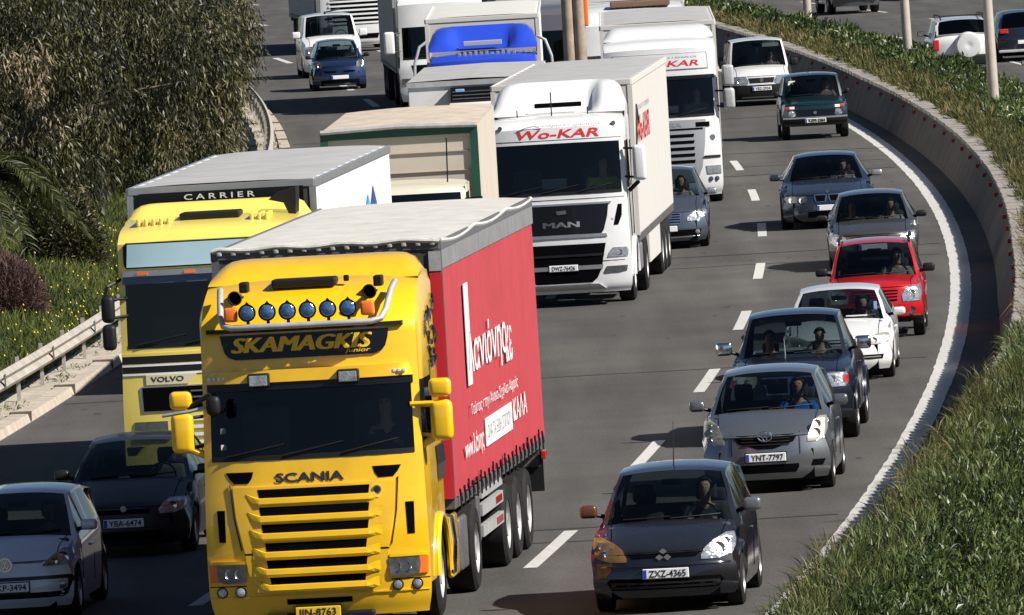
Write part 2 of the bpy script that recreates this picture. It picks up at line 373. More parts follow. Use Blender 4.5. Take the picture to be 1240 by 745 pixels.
# tar joints across the carriageway
jt = MB()
def joint(px_u0, px_u1, Y, w_=.10, z=.004, sk_=0.):
    us = np.linspace(px_u0, px_u1, 12); V = []; F = []
    for u in us:
        y = Y - (u) * dC(Y) + sk_ * u + .06 * math.sin(u * 2.3 + Y); V += [(C(Y) + u, y - w_ / 2, z), (C(Y) + u, y + w_ / 2, z)]
    for i in range(11): F.append((2 * i, 2 * i + 2, 2 * i + 3, 2 * i + 1))
    jt.add(V, F)
for Y, a_, b_, w_ in ((148.0, -6.4, 7.4, .16), (145.6, .2, 5., .12), (183.6, -6.4, 7.4, .14), (223.5, -6.4, 7.5, .22), (219., 2.3, 7.4, .12), (263.5, -6.4, 7.5, .3), (268.8, 2, 7.5, .15), (303.5, -6.4, 7.5, .3), (343.5, -6.4, 7.5, .3), (383.5, -6.4, 7.5, .35)):
    joint(a_, b_, Y, w_)
o = jt.build('road_joint', mat('tar_joint', (.022, .021, .02), .8)); o['kind'] = 'structure'
# lane lines
mk = MB()
def dash(u0, u1, ya, yb, z=.006):
    ys = np.linspace(ya, yb, 5); V = []; F = []
    for y in ys: V += [(C(y) + u0, y, z), (C(y) + u1, y, z)]
    for i in range(4): F.append((2 * i, 2 * i + 1, 2 * i + 3, 2 * i + 2))
    mk.add(V, F)
ph = 140.9
for k in range(-3, 20):
    ya = ph + 18.0 * k; dash(3.95, 4.13, ya, ya + 6.3)
    dash(.20, .38, ya - 3.1, ya + 3.2)
for k in range(0, 18):
    ya = 79. + 18. * k; dash(-3.52, -3.30, ya + 1., ya + 9.)
for k in range(0, 26): ya = 66. + 18. * k; dash(15.6, 15.75, ya, ya + 6.); dash(19.2, 19.35, ya, ya + 6.)
V = []; F = []
ys = np.arange(Y0, Y1, .5); rg_ = np.random.default_rng(4)
for y in ys: j = rg_.normal(0, .012, 2); V += [(C(y) + 7.60 + j[0] * .5, y, .006), (C(y) + 7.97 + j[1] * .5, y, .006)]
for i in range(len(ys) - 1): F.append((2 * i, 2 * i + 1, 2 * i + 3, 2 * i + 2))
mk.add(V, F)
V = [(v[0] + 4.65 - (.1 if k % 2 else 0), v[1], v[2]) for k, v in enumerate(V)]; mk.add(V, F)
o = mesh('road_markings', mk.V, mk.F, wht); o['kind'] = 'structure'
# median: retaining wall, coping stones, soil, planting
_WY = [100, 145, 163, 180, 200, 248, 304, 340, 372, 420]; _WU = [9.62, 9.42, 9.23, 8.97, 8.79, 8.79, 8.74, 8.95, 9.35, 9.4]; _WH = [1.52, 1.50, 1.33, 1.06, .90, .88, .88, .88, .88, .88]
UWv = lambda Y: np.interp(Y, _WY, _WU)
HWv = lambda Y: np.interp(Y, _WY, _WH)
def UWf(y): return float(UWv(y))
def HWf(y): return float(HWv(y))
ys = np.arange(70., 520., 1.5); V = []; F = []
def ringstrip(us_zs, y0, y1, step, closed=True, rel=False):
    ys = np.arange(y0, y1, step); V = []; F = []; n_ = len(us_zs)
    for y in ys:
        for (u, z) in us_zs: V.append((C(y) + u + (UWf(y) if rel else 0), y, z * (HWf(y) if rel else 1)))
    for i in range(len(ys) - 1):
        for j in range(n_ if closed else n_ - 1): F.append((i * n_ + j, i * n_ + (j + 1) % n_, (i + 1) * n_ + (j + 1) % n_, (i + 1) * n_ + j))
    if closed: F.append(tuple(range(n_))); F.append(tuple((len(ys) - 1) * n_ + k for k in range(n_))[::-1])
    return V, F
V, F = ringstrip([(-.36, 0), (.34, 0), (.34, .92), (0, .92), (-.10, .66), (-.25, .30)], 70, 500, 1.5, rel=True)
wall = mesh('median_wall', V, F, wallm); bm = bmesh.new(); bm.from_mesh(wall.data); bmesh.ops.recalc_face_normals(bm, faces=bm.faces[:]); bm.to_mesh(wall.data); bm.free()
tag(wall, 'curved brown-grey concrete wall with pale stone coping and small red reflectors', 'wall')
cp = MB(); rg_ = random.Random(2)
y = 100.
while y < 420:
    L_ = .62; c = C(y + .3); UW = UWf(y + .3); HW = HWf(y + .3); dz = rg_.uniform(-.008, .012); cp.box(c + UW - .05 + rg_.uniform(-.01, .01), c + UW + .33, y, y + L_ - .045, HW * .92, HW + .02 + dz); y += L_
cp.build('coping_stones', copm, wall)
for k in range(58):
    y = 108 + 5.2 * k; c = C(y); UW = UWf(y); HW = HWf(y)
    MB().rbox(c + UW - .13, c + UW - .0, y, y + .12, HW * .74, HW * .74 + .08, .01, 2).build('reflector', mat('reflector_red', (.30, .015, .012), .35) if k == 0 else bpy.data.materials['reflector_red'], wall)
strip('median_soil', lambda y: UWf(y) + .30, 11.9, 0., soil, 70, 500, 2.5, 6, zf=lambda u, y: (HWf(y) - .2) * (1 - .9 * max(0, (u - 11.0) / .9) ** 1.2))
strip('verge', lambda y: -40., -6.9, 0., verge, 60, 560, 4., 24, zf=lambda u, y: .02 + max(0, -u - 9.) * .16 + .05 * math.sin(u * 1.7 + y * .3))
strip('roadside_path', -7.75, -6.78, .05, conc, 60, 560, 2.5, 3, zf=lambda u, y: .10 + .02 * math.sin(y * 1.3 + u * 5))
V, F = ringstrip([(-6.80, 0), (-6.50, 0), (-6.54, .13), (-6.80, .14)], 120, 520, .9); o = mesh('kerb', V, F, mat('kerb_stone', (.42, .36, .29), .85, var=.3, vscale=3, bump=.5, bscale=14)); o['kind'] = 'structure'
kb = MB(); [kb.box(C(y) - 6.83, C(y) - 6.49, y, y + .28, .01, .16) for y in np.arange(121, 420, 7.3)]; o = kb.build('kerb_gap', mat('kerb_gap', (.10, .075, .055), .9)); o['kind'] = 'structure'

# ------------------------------------------------------------------ leaves
def leafmat(name, cols, rough=.6, tr=.25):
    m = bpy.data.materials.new(name); m.use_nodes = True; n, b = nodes(m)
    at = n.nodes.new('ShaderNodeAttribute'); at.attribute_name = 'tone'; cr = n.nodes.new('ShaderNodeValToRGB'); e = cr.color_ramp.elements
    for i, (p, c) in enumerate(cols):
        k = e[i] if i < 2 else e.new(p); k.position = p; k.color = (*c, 1)
    n.links.new(at.outputs['Fac'], cr.inputs[0]); n.links.new(cr.outputs[0], b.inputs['Base Color']); b.inputs['Roughness'].default_value = rough; b.inputs['Specular IOR Level'].default_value = .35
    t = n.nodes.new('ShaderNodeBsdfTranslucent'); n.links.new(cr.outputs[0], t.inputs[0]); x = n.nodes.new('ShaderNodeMixShader'); x.inputs[0].default_value = tr
    n.links.new(b.outputs[0], x.inputs[1]); n.links.new(t.outputs[0], x.inputs[2]); n.links.new(x.outputs[0], n.nodes['Material Output'].inputs[0])
    return m
def leaves(name, P, D, L, Wd, tone, m, parent=None, bend=.15):
    """P base points, D unit directions, L lengths, Wd widths: one bent blade per row"""
    N = len(P); S = np.cross(D, RNG.normal(size=(N, 3))); S /= np.linalg.norm(S, axis=1, keepdims=True) + 1e-9
    mid = P + D * (L * .5)[:, None]; mid[:, 2] += L * bend * .3; tip = P + D * L[:, None]; tip[:, 2] -= L * bend
    V = np.empty((N, 4, 3)); V[:, 0] = P; V[:, 1] = mid - S * (Wd * .5)[:, None]; V[:, 2] = tip; V[:, 3] = mid + S * (Wd * .5)[:, None]
    me = bpy.data.meshes.new(name); me.vertices.add(N * 4); me.vertices.foreach_set('co', V.astype(np.float32).ravel())
    me.loops.add(N * 4); me.loops.foreach_set('vertex_index', np.arange(N * 4, dtype=np.int32)); me.polygons.add(N)
    me.polygons.foreach_set('loop_start', np.arange(0, N * 4, 4, dtype=np.int32)); me.update(calc_edges=True)
    a = me.attributes.new('tone', 'FLOAT', 'FACE'); a.data.foreach_set('value', np.clip(tone, 0, 1).astype(np.float32)); me.materials.append(m)
    return link(bpy.data.objects.new(name, me), parent)
def unit(a): return a / (np.linalg.norm(a, axis=1, keepdims=True) + 1e-9)
Cv = lambda Y: .0455 * (Y - 200) - 3.69e-4 * (Y - 200) ** 2 + 1.2e-7 * (Y - 200) ** 3
hedge_m = leafmat('hedge_leaf', [(0., (.014, .020, .009)), (.45, (.042, .068, .015)), (.75, (.090, .125, .032)), (1., (.19, .205, .08))], .4, .15)
grass_m = leafmat('grass_blade', [(0., (.030, .040, .012)), (.45, (.085, .095, .025)), (.75, (.18, .155, .05)), (1., (.26, .17, .10))], .7, .3)
# hedge: shrub masses of different size, every leaf its own face
def hedgeband(name, y0, y1, n, u0, u1, hmin, hmax, L, Wd, m, tone_b=.45, up=.6, zb=.70, mass=1.1):
    cu = RNG.uniform(u0, u1, int((y1 - y0) * (u1 - u0) / (mass ** 2) * 1.5)); cy = RNG.uniform(y0, y1, len(cu)); ch = RNG.uniform(hmin, hmax, len(cu)); ct = RNG.normal(0, .12, len(cu)); crd = RNG.uniform(.45, .9, len(cu)) * mass
    k = RNG.integers(0, len(cu), n); d = unit(RNG.normal(size=(n, 3))); d[:, 2] = np.abs(d[:, 2]); rad = RNG.uniform(.35, 1.05, n) ** .6
    U = cu[k] + d[:, 0] * crd[k] * rad * .8; Y = cy[k] + d[:, 1] * crd[k] * rad * 1.3; Z = zb + (HWv(Y) - .88) * np.clip((11.8 - U) / 1.5, 0, 1) + d[:, 2] * ch[k] * rad
    U = np.clip(U, u0 - .25, u1 + .3) + (UWv(Y) - 8.75) * np.clip((11.6 - U) / 2.2, 0, 1)
    P = np.stack([Cv(Y) + U, Y, Z], 1); D = unit(d * .6 + RNG.normal(size=(n, 3)) * .55 + np.array([0, 0, up]))
    tone = tone_b + ct[k] * 1.3 + RNG.normal(0, .21, n)
    return leaves(name, P, D, L * RNG.uniform(.6, 1.3, n), Wd * RNG.uniform(.7, 1.3, n), tone, m)
hs = [hedgeband('hedge', 108, 200, 290000, 9.5, 11.6, .26, .62, .135, .020, hedge_m, mass=.55), hedgeband('hedge', 200, 300, 90000, 9.9, 11.5, .28, .56, .17, .034, hedge_m), hedgeband('hedge', 300, 440, 60000, 9.9, 11.4, .30, .55, .22, .055, hedge_m)]
gs = [hedgeband('tall_grass', 106, 165, 75000, 8.95, 9.9, .22, .50, .26, .013, hedge_m, .62, .9, mass=.5), hedgeband('tall_grass', 104, 150, 26000, 8.80, 9.6, .15, .55, .30, .012, grass_m, .38, .7, mass=.5), hedgeband('tall_grass', 165, 260, 60000, 9.15, 9.9, .2, .40, .28, .018, grass_m, .42, 1.0, mass=.5), hedgeband('tall_grass', 260, 440, 45000, 9.15, 9.95, .2, .40, .30, .032, grass_m, .48, 1.0, mass=.5)]
for o in hs: tag(o, kind='stuff')
for o in gs: tag(o, kind='stuff')
# dry blades leaning over the wall
n_ = 420; Y = RNG.uniform(118, 210, n_); P = np.stack([Cv(Y) + UWv(Y) + RNG.uniform(.1, .35, n_), Y, HWv(Y)], 1); D = unit(np.stack([RNG.uniform(-1, -.1, n_), RNG.normal(0, .3, n_), RNG.uniform(.2, 1., n_)], 1))
o = leaves('dry_grass', P, D, RNG.uniform(.25, .55, n_), RNG.uniform(.008, .016, n_), RNG.uniform(.6, 1., n_), grass_m, bend=.5); tag(o, kind='stuff')
# verge grass and yellow flowers, left
def zv(U): return .02 + np.maximum(0, -U - 9.) * .16
vg = leafmat('verge_grass', [(0., (.022, .034, .008)), (.5, (.082, .108, .020)), (.85, (.15, .155, .038)), (1., (.24, .20, .10))], .7, .3)
n_ = 150000; Y = 165 + 110 * RNG.uniform(0, 1, n_) ** 1.2; U = -7.5 - 9. * RNG.uniform(0, 1, n_) ** 1.3; P = np.stack([Cv(Y) + U, Y, zv(U) + .0], 1)
cl = .5 + .25 * np.sin(U * 2.1 + Y * .4) + .2 * np.sin(Y * .9 - U * 3)
D = unit(RNG.normal(size=(n_, 3)) * .5 + np.array([0, 0, 1.]))
o = leaves('grass', P, D, RNG.uniform(.12, .42, n_) * (.7 + .6 * cl), np.full(n_, .022), cl * .6 + RNG.normal(.12, .15, n_), vg); tag(o, kind='stuff')
n_ = 260; Y = RNG.uniform(185, 245, n_); U = RNG.uniform(-10.5, -7.6, n_); fl = MB(); 
for y_, u_ in zip(Y, U):
    x_ = C(y_) + u_; z_ = .02 + max(0, -u_ - 9) * .16 + random.uniform(.25, .42); r_ = .021; fl.add([(x_ - r_, y_, z_), (x_, y_ - r_, z_ + .01), (x_ + r_, y_, z_), (x_, y_ + .02, z_ + .035)], [(0, 1, 2), (0, 1, 3), (1, 2, 3), (0, 3, 2)])
o = fl.build('wildflowers', mat('flower_yellow', (.70, .55, .03), .6)); tag(o, kind='stuff')
n_ = 9000; Y = RNG.uniform(170, 330, n_); U = RNG.uniform(-7.7, -6.75, n_); kk = np.sin(Y * 1.7) + np.sin(Y * .63 + 1) > .3; Y, U = Y[kk], U[kk]
P = np.stack([Cv(Y) + U, Y, np.full(len(Y), .10)], 1); o = leaves('kerb_weeds', P, unit(RNG.normal(size=(len(Y), 3)) * .8 + np.array([0, 0, .7])), RNG.uniform(.05, .16, len(Y)), np.full(len(Y), .02), RNG.uniform(.2, .9, len(Y)), vg); tag(o, kind='stuff')
# ------------------------------------------------------------------ trees
bark = mat('bark', (.16, .12, .085), .9, var=.4, vscale=5, bump=.8, bscale=14)
euc = leafmat('drooping_leaf', [(0., (.008, .010, .005)), (.35, (.034, .036, .012)), (.6, (.075, .074, .026)), (.85, (.150, .130, .058)), (1., (.27, .21, .14))], .45, .1)
def tree(label, u, Y, H, Rx, Ry, nl, tone_b=.45, zc=.55, seed=1, zlow=.2, L=.19, Wd=.035):
    rg = np.random.default_rng(seed); X = C(Y) + u; z0 = .02 + max(0, -u - 9) * .16
    root = empty('tree', (X, Y, z0)); tag(root, label, 'tree', 'roadside trees on the left bank')
    t = MB(); nb = 14; tips = []
    t.tube([(0, 0, -.1), (.05, 0, H * .25), (-.08, .1, H * .5), (.05, 0, H * .8)], [.20, .16, .11, .04], 8)
    for k in range(nb):
        a_ = 2 * math.pi * k / nb + rg.uniform(-.3, .3); zb = H * rg.uniform(.18, .65); r_ = rg.uniform(.55, .95); e = (math.cos(a_) * Rx * r_, math.sin(a_) * Ry * r_, zb + H * rg.uniform(.05, .3))
        t.tube([(0, 0, zb), (e[0] * .5, e[1] * .5, zb + (e[2] - zb) * .7), e], [.07, .045, .012], 5)
    t.build('trunk', bark, root, True)
    nc_ = 85; cc = unit(rg.normal(size=(nc_, 3))) * (rg.uniform(.25, 1., nc_) ** .5)[:, None]
    cz = zlow * H + (cc[:, 2] * .5 + .5) * H * (1 - zlow); wid = np.sqrt(np.clip(1 - (cc[:, 2]) ** 2 * .55, .1, 1))
    ctr = np.stack([cc[:, 0] * Rx * 1., cc[:, 1] * Ry, cz], 1); cr_ = rg.uniform(.28, .62, nc_); ct = rg.normal(0, .24, nc_)
    k = rg.integers(0, nc_, nl); d = unit(rg.normal(size=(nl, 3))); P = ctr[k] + d * (cr_[k] * rg.uniform(.2, 1., nl) ** .5)[:, None] * np.array([1, 1, 1.7]); P[:, 2] = np.maximum(P[:, 2], .15)
    D = unit(rg.normal(size=(nl, 3)) * .45 + np.array([0, 0, -1.0]) + d * .3)
    tone = tone_b + ct[k] + rg.normal(0, .16, nl)
    leaves('crown', P, D, L * rg.uniform(.6, 1.35, nl), Wd * rg.uniform(.7, 1.3, nl), tone, euc, root, .05)
    return root
tree('olive brown drooping tree leaning over the guard rail, nearest to the white van', -9.2, 316., 7.8, 2.5, 3., 30000, .44, seed=1, zlow=.05)
tree('dark olive tree directly behind the pale yellow truck trailer', -10.6, 262., 6.8, 2.3, 3., 30000, .36, seed=2, zlow=.0)
tree('dense dark tree in the middle of the left bank, rising past the top edge', -12.6, 285., 8.4, 3.2, 3., 32000, .34, seed=3, zlow=.0)
tree('reddish brown leafed tree at the top left corner', -16.6, 290., 8.6, 3.4, 3., 34000, .58, seed=4, zlow=.1)
tree('shaded dark tree behind the palm at the left edge', -14.2, 250., 6.8, 2.6, 2., 34000, .30, seed=5, zlow=.0)
tree('small silvery tree right above the grass slope', -11.4, 247., 5.2, 1.9, 2., 28000, .46, seed=6, L=.17, zlow=.0)
tree('distant brown green tree filling the gap behind the others', -11.4, 350., 9., 3.6, 3., 26000, .50, seed=7, L=.24, Wd=.05, zlow=.05)
tree('pale pinkish tree far back at the top of the left bank', -18.5, 340., 10.5, 4.4, 3., 34000, .64, seed=8, L=.24, Wd=.05)
tree('low dark bushy tree at the foot of the bank beside the rail', -8.9, 296., 4.2, 1.5, 6., 24000, .36, seed=9, zlow=.0)
tree('low green tree touching the end of the pale yellow trailer', -8.9, 268., 4.4, 1.5, 5., 24000, .42, seed=10, zlow=.0)
# palm
X, Y = C(222) - 10.9, 222.; root = empty('palm_tree', (X, Y, .6)); tag(root, 'dark green palm with arching fronds at the left edge', 'palm')
MB().tube([(0, 0, -.5), (.1, 0, 1.2), (0, 0, 1.9)], [.28, .25, .28], 10).build('trunk', bark, root, True)
pm = leafmat('palm_leaf', [(0., (.018, .025, .008)), (.5, (.050, .062, .016)), (1., (.13, .12, .04))], .5, .2)
for k in range(30):
    a_ = k * 2.4; el = .15 + 1.0 * ((k * 7) % 10) / 10.; Lf = 2.1; pts = []
    for q in range(13):
        t = q / 12; r_ = Lf * (t * math.cos(el) * 1.0); z_ = 1.75 + Lf * (t * math.sin(el) - (1.0) * t * t * .75); pts.append((math.cos(a_) * r_, math.sin(a_) * r_ * .8, z_))
    MB().tube(pts, [.03 * (1 - q / 14) + .004 for q in range(13)], 5).build('frond_rib', pm, root)
    P = []; D = []; pts = np.array(pts)
    for q in np.linspace(.8, 12, 90):
        i = min(11, int(q)); p = pts[i] + (pts[i + 1] - pts[i]) * (q - i); d = pts[i + 1] - pts[i]; d /= np.linalg.norm(d); s_ = np.cross(d, (0, 0, 1)); s_ /= np.linalg.norm(s_) + 1e-6
        for e_ in (-1, 1): P.append(p); D.append(d * .55 + s_ * e_ * .8 + np.array([0, 0, .08 - .25 * RNG.random()]))
    D = unit(np.array(D)); n_ = len(P); leaves('frond', np.array(P), D, np.full(n_, .36) * RNG.uniform(.8, 1.1, n_), np.full(n_, .03), RNG.normal(.45, .2, n_), pm, root, .12)
# reddish bare bush
def bush(label, u, Y, H, Rr, n_, m, tone, nm='bush', L=.25, Wd=.012, up=.8):
    X = C(Y) + u; z0 = .02 + max(0, -u - 9) * .16; d = unit(RNG.normal(size=(n_, 3))); d[:, 2] = np.abs(d[:, 2]); rad = RNG.uniform(.1, 1, n_) ** .45
    root = empty(nm, (X, Y, z0)); tag(root, label, 'bush'); P = np.stack([d[:, 0] * Rr * rad, d[:, 1] * Rr * rad, d[:, 2] * H * rad], 1); D = unit(d + RNG.normal(size=(n_, 3)) * .7 + np.array([0, 0, up]))
    t = MB(); [t.tube([(0, 0, 0), (math.cos(a_) * Rr * .4, math.sin(a_) * Rr * .4, H * .5), (math.cos(a_) * Rr * .7, math.sin(a_) * Rr * .7, H * .85)], [.03, .018, .006], 5) for a_ in np.linspace(0, 6, 9)]; t.build('stem', bark, root)
    leaves('foliage', P, D, L * RNG.uniform(.5, 1.3, n_), np.full(n_, Wd), tone + RNG.normal(0, .2, n_), m, root, .1)
twig = leafmat('bare_twig', [(0., (.04, .018, .016)), (.5, (.11, .060, .052)), (1., (.20, .13, .11))], .8, .1)
bush('reddish brown bare twiggy bush at the left edge above the grass', -9.75, 211., 1.15, .75, 24000, twig, .5, L=.22, Wd=.014)
bush('second greyer twiggy bush higher up the bank behind the palm fronds', -11.6, 217., 1.5, 1.0, 22000, twig, .3, L=.22, Wd=.014)
bush('dark green bush under the drooping trees at the top of the grass', -9.95, 231., 1.6, .85, 16000, euc, .45, L=.14, Wd=.03, up=.2)
bush('ochre dry bush behind the pale yellow trailer beside the guard rail', -8.6, 268., 1.3, .9, 12000, leafmat('dry_leaf', [(0., (.08, .055, .02)), (1., (.26, .19, .08))], .7, .2), .5, L=.16, Wd=.02)
# ------------------------------------------------------------------ guard rail
UR = -7.0
rail_m = mat('rail_dull_zinc', (.42, .38, .33), .6, .2, var=.35, vscale=2.5, bump=.2, bscale=10)
pr = [(.00, .78), (.035, .75), (.075, .70), (.035, .65), (.0, .62), (.035, .59), (.075, .54), (.035, .49), (.0, .46), (-.012, .46), (.02, .50), (.055, .54), (.02, .58), (-.012, .62), (.02, .66), (.055, .70), (.02, .74), (-.012, .78)]
V, F = ringstrip([(UR + a_, b_) for a_, b_ in pr], 150, 420, 2.)
root = empty('guard_rail', (0, 0, 0)); tag(root, 'dull two-wave steel guard rail on posts along the left verge', 'guard rail')
rl = mesh('rail', V, F, rail_m, root); bm = bmesh.new(); bm.from_mesh(rl.data); bmesh.ops.recalc_face_normals(bm, faces=bm.faces[:]); bm.to_mesh(rl.data); bm.free()
for k in range(66):
    y = 152 + 4. * k; MB().box(C(y) + UR - .16, C(y) + UR - .10, y - .05, y + .05, 0, .80).box(C(y) + UR - .10, C(y) + UR + .0, y - .04, y + .04, .52, .72).build('post', rail_m, root)
jb = MB(); [jb.rbox(C(y) + UR + .07, C(y) + UR + .085, y - .14, y + .14, .50, .74, .005, 1) for y in np.arange(156, 400, 8.)]; jb.build('splice_plate', M['dirtym'], root)
# ------------------------------------------------------------------ lamp posts and brown post
pole_m = mat('pole_grey_beige', (.42, .37, .31), .6, .1, var=.2, vscale=2.)
for x_, y_, lb in ((11.78, 275., 'tall pale lamp post nearest, right of the silver off-road car'), (11.22, 315., 'tall pale lamp post in the middle, left of the silver off-road car'), (9.95, 367., 'tall pale lamp post farthest away, at the top edge left of the others')):
    root = empty('lamp_post', (x_, y_, .7)); tag(root, lb, 'lamp post', 'lamp posts in the median')
    root.rotation_euler = (0, -.012, 0)
    MB().lathe([(0, .001), (0, .14), (.4, .13), (5, .11), (10.5, .07)], 0, 0, 0, 'z', 16).build('pole', pole_m, root, True)
    MB().tube([(0, 0, 10.4), (-.5, 0, 11.0), (-1.6, 0, 11.2)], .05, 8).build('arm', pole_m, root, True)
    MB().rbox(-2.3, -1.6, -.15, .15, 11.12, 11.25, .05).build('lamp_head', M['steel'], root)
root = empty('timber_post', (1.62, 240., 0)); tag(root, 'thick brown double timber post between the blue truck and the second white truck', 'post')
tm = mat('weathered_timber', (.32, .25, .19), .8, var=.3, vscale=4, bump=.4, bscale=9)
for dx in (-.11, .12): MB().lathe([(0, .001), (0, .14), (3, .13), (7, .12), (7.0, .001)], dx, 0, 0, 'z', 14).build('log', tm, root, True)
MB().rbox(.22, .32, -.06, .06, 4.2, 5.2, .03).build('orange_marker', M['orange'], root)
# ------------------------------------------------------------------ people behind the wheel
def skinmesh(name, pts, edges, rad, m, parent, sub=1):
    me = bpy.data.meshes.new(name); me.from_pydata(pts, edges, []); me.materials.append(m); o = link(bpy.data.objects.new(name, me), parent)
    md = o.modifiers.new('skin', 'SKIN'); md.use_smooth_shade = True
    for i, rr in enumerate(rad): me.skin_vertices[0].data[i].radius = (rr, rr)
    me.skin_vertices[0].data[0].use_root = True
    if sub: s = o.modifiers.new('sub', 'SUBSURF'); s.levels = sub; s.render_levels = sub
    return o
_pm = {}
def person(label, loc, rz, jacket, hairm, pose='drive', sc=1., cat='person', group=None, head_turn=0.):
    root = empty('person', loc, rz, sc); tag(root, label, cat, group)
    key = pose
    if key not in _pm:
        P = []; E_ = []; Rd = []
        def v(x, y, z, r, par=None):
            P.append((x, y, z)); Rd.append(r); i = len(P) - 1
            if par is not None: E_.append((par, i))
            return i
        pel = v(0, 0, .10, .13); ch = v(0, .03, .38, .14, pel); nk = v(0, .03, .56, .055, ch); h0 = v(0, 0, .66, .068, nk); h1 = v(0, -.01, .735, .082, h0); h2 = v(0, .0, .815, .056, h1)
        hands = []
        for sd in (1, -1):
            sh = v(sd * .19, .03, .47, .062, ch)
            if pose == 'drive': el = v(sd * .26, -.16, .26, .045, sh); wr = v(sd * .17, -.38, .37, .028, el)
            elif pose == 'wave':
                if sd > 0: el = v(.30, -.12, .25, .045, sh); wr = v(.16, -.34, .36, .028, el)
                else: el = v(-.24, -.22, .30, .045, sh); wr = v(-.10, -.34, .50, .028, el)
            else: el = v(sd * .25, -.08, .22, .045, sh); wr = v(sd * .12, -.28, .16, .028, el)
            pa = v(P[wr][0] - sd * .02, P[wr][1] - .06, P[wr][2] + .02, .03, wr); hands.append((pa, sd))
            for q in range(4):
                a = v(P[pa][0] + sd * (.025 - q * .016), P[pa][1] - .045, P[pa][2] + .012, .009, pa); v(P[a][0], P[a][1] - .02, P[a][2] - .03, .008, a)
            t = v(P[pa][0] - sd * .035, P[pa][1] - .01, P[pa][2] + .01, .010, pa); v(P[t][0] - sd * .008, P[t][1] - .03, P[t][2] + .01, .009, t)
            th = v(sd * .10, -.22, .11, .085, pel); kn = v(sd * .13, -.46, .13, .06, th); v(sd * .13, -.62, -.18, .045, kn)
        _pm[key] = (P, E_, Rd)
    P, E_, Rd = _pm[key]
    skinmesh('body', P, E_, Rd, M['skin'], root)
    # jacket: torso and sleeves, a little fuller than the body, ending at collar and cuffs
    J = [(0, 0, .08), (0, .03, .38), (0, .035, .50)]; JE = [(0, 1), (1, 2)]; JR = [.150, .165, .085]
    idx = {1: (6, 7, 8)}
    k = 6
    per = 3 + 1 + 8 + 2 + 3
    for n_, sd in enumerate((1, -1)):
        b = 6 + n_ * per; sh, el, wr = P[b], P[b + 1], P[b + 2]; i = len(J)
        wr2 = tuple(el[c] + (wr[c] - el[c]) * .9 for c in range(3))
        J += [sh, el, wr2]; JE += [(1, i), (i, i + 1), (i + 1, i + 2)]; JR += [.078, .06, .042]
    skinmesh('jacket', J, JE, JR, jacket, root)
    h = MB(); V = []; F = []
    for i in range(9):
        ph = math.pi * (i / 8) * .50
        for k in range(16):
            t = 2 * math.pi * k / 16; rr = .098 * math.sin(ph); zz = .755 + .105 * math.cos(ph)
            front = -math.sin(t); cut = .0 if front < .3 else 1.
            if ph > .85 and cut: rr *= .6; zz = max(zz, .812)
            V.append((rr * math.cos(t) * .92, .012 + rr * math.sin(t) * 1.05, zz))
    for i in range(8):
        for k in range(16): F.append((i * 16 + k, i * 16 + (k + 1) % 16, (i + 1) * 16 + (k + 1) % 16, (i + 1) * 16 + k))
    mesh('hair', V, F, hairm, root, True)
    f = MB(); 
    for sd in (1, -1): f.rbox(sd * .033 - .012, sd * .033 + .012, -.098, -.088, .757, .769, .004, 2)
    f.build('eyes', M['textblack'], root)
    f = MB().rbox(-.012, .012, -.120, -.085, .715, .755, .010, 2).rbox(-.025, .025, -.099, -.085, .690, .700, .004, 2); f.build('nose_and_mouth', M['skin'], root, True)
    return root
JK = {}
def jacket(c):
    if c not in JK: JK[c] = mat('cloth', c, .85, var=.25, vscale=9)
    return JK[c]

# ------------------------------------------------------------------ cars
def wheel(parent, x, y, r, wd=.19, rimr=.62, side=1, spokes=5, rimm='alloy', name='wheel'):
    t = MB(); h = wd / 2
    t.lathe([(-h, r * rimr), (-h, r * .9), (-h * .8, r * .985), (-h * .3, r), (h * .3, r), (h * .8, r * .985), (h, r * .9), (h, r * rimr)], x, y, r, 'x', 36)
    o = t.build(name, M['rubber'], parent, True)
    q = MB(); s = side; q.lathe([(s * h * .95, r * rimr), (s * h * .6, r * rimr * .93), (s * h * .1, r * rimr * .9)], x, y, r, 'x', 28)
    for k in range(spokes):
        a = 2 * math.pi * k / spokes + .3; ca, sa = math.cos(a), math.sin(a); pa, pb = -sa, ca
        V = []
        for rr, wv in ((.04, .03), (r * rimr * .95, .028)):
            for dx in (h * .55, h * .8):
                for e in (-1, 1): V.append((x + s * dx, y + ca * rr + pa * wv * e, r + sa * rr + pb * wv * e))
        q.add(V, [(0, 1, 5, 4), (2, 6, 7, 3), (0, 4, 6, 2), (1, 3, 7, 5), (4, 5, 7, 6), (0, 2, 3, 1)])
    q.lathe([(s * h * .85, .001), (s * h * .85, .05), (s * h * .5, .06)], x, y, r, 'x', 14)
    q.build('rim', M[rimm], o, True)
    return o
def plate_no(root, s, x, z, wd=.52, h=.112, y=-.02, m=None, eu=True, hx=None, tm=None, name='number_plate'):
    p = MB().rbox(x - wd / 2, x + wd / 2, y, y + .03, z - h / 2, z + h / 2, .008, 2).build(name, m or M['white'], root)
    MB().box(x - wd / 2 - .012, x + wd / 2 + .012, y + .008, y + .04, z - h / 2 - .012, z + h / 2 + .012).build('plate_frame', M['black'], p)
    if eu: MB().box(x - wd / 2 + .006, x - wd / 2 + .045, y - .003, y + .01, z - h / 2 + .008, z + h / 2 - .008).build('plate_band', M['blue'], p)
    if s: text('plate_letters', s, x + (.02 if eu else 0), z - h * .34, h * .68, tm or M['textblack'], p, y=y - .004, width=hx or wd * .8, off=.015)
    return p
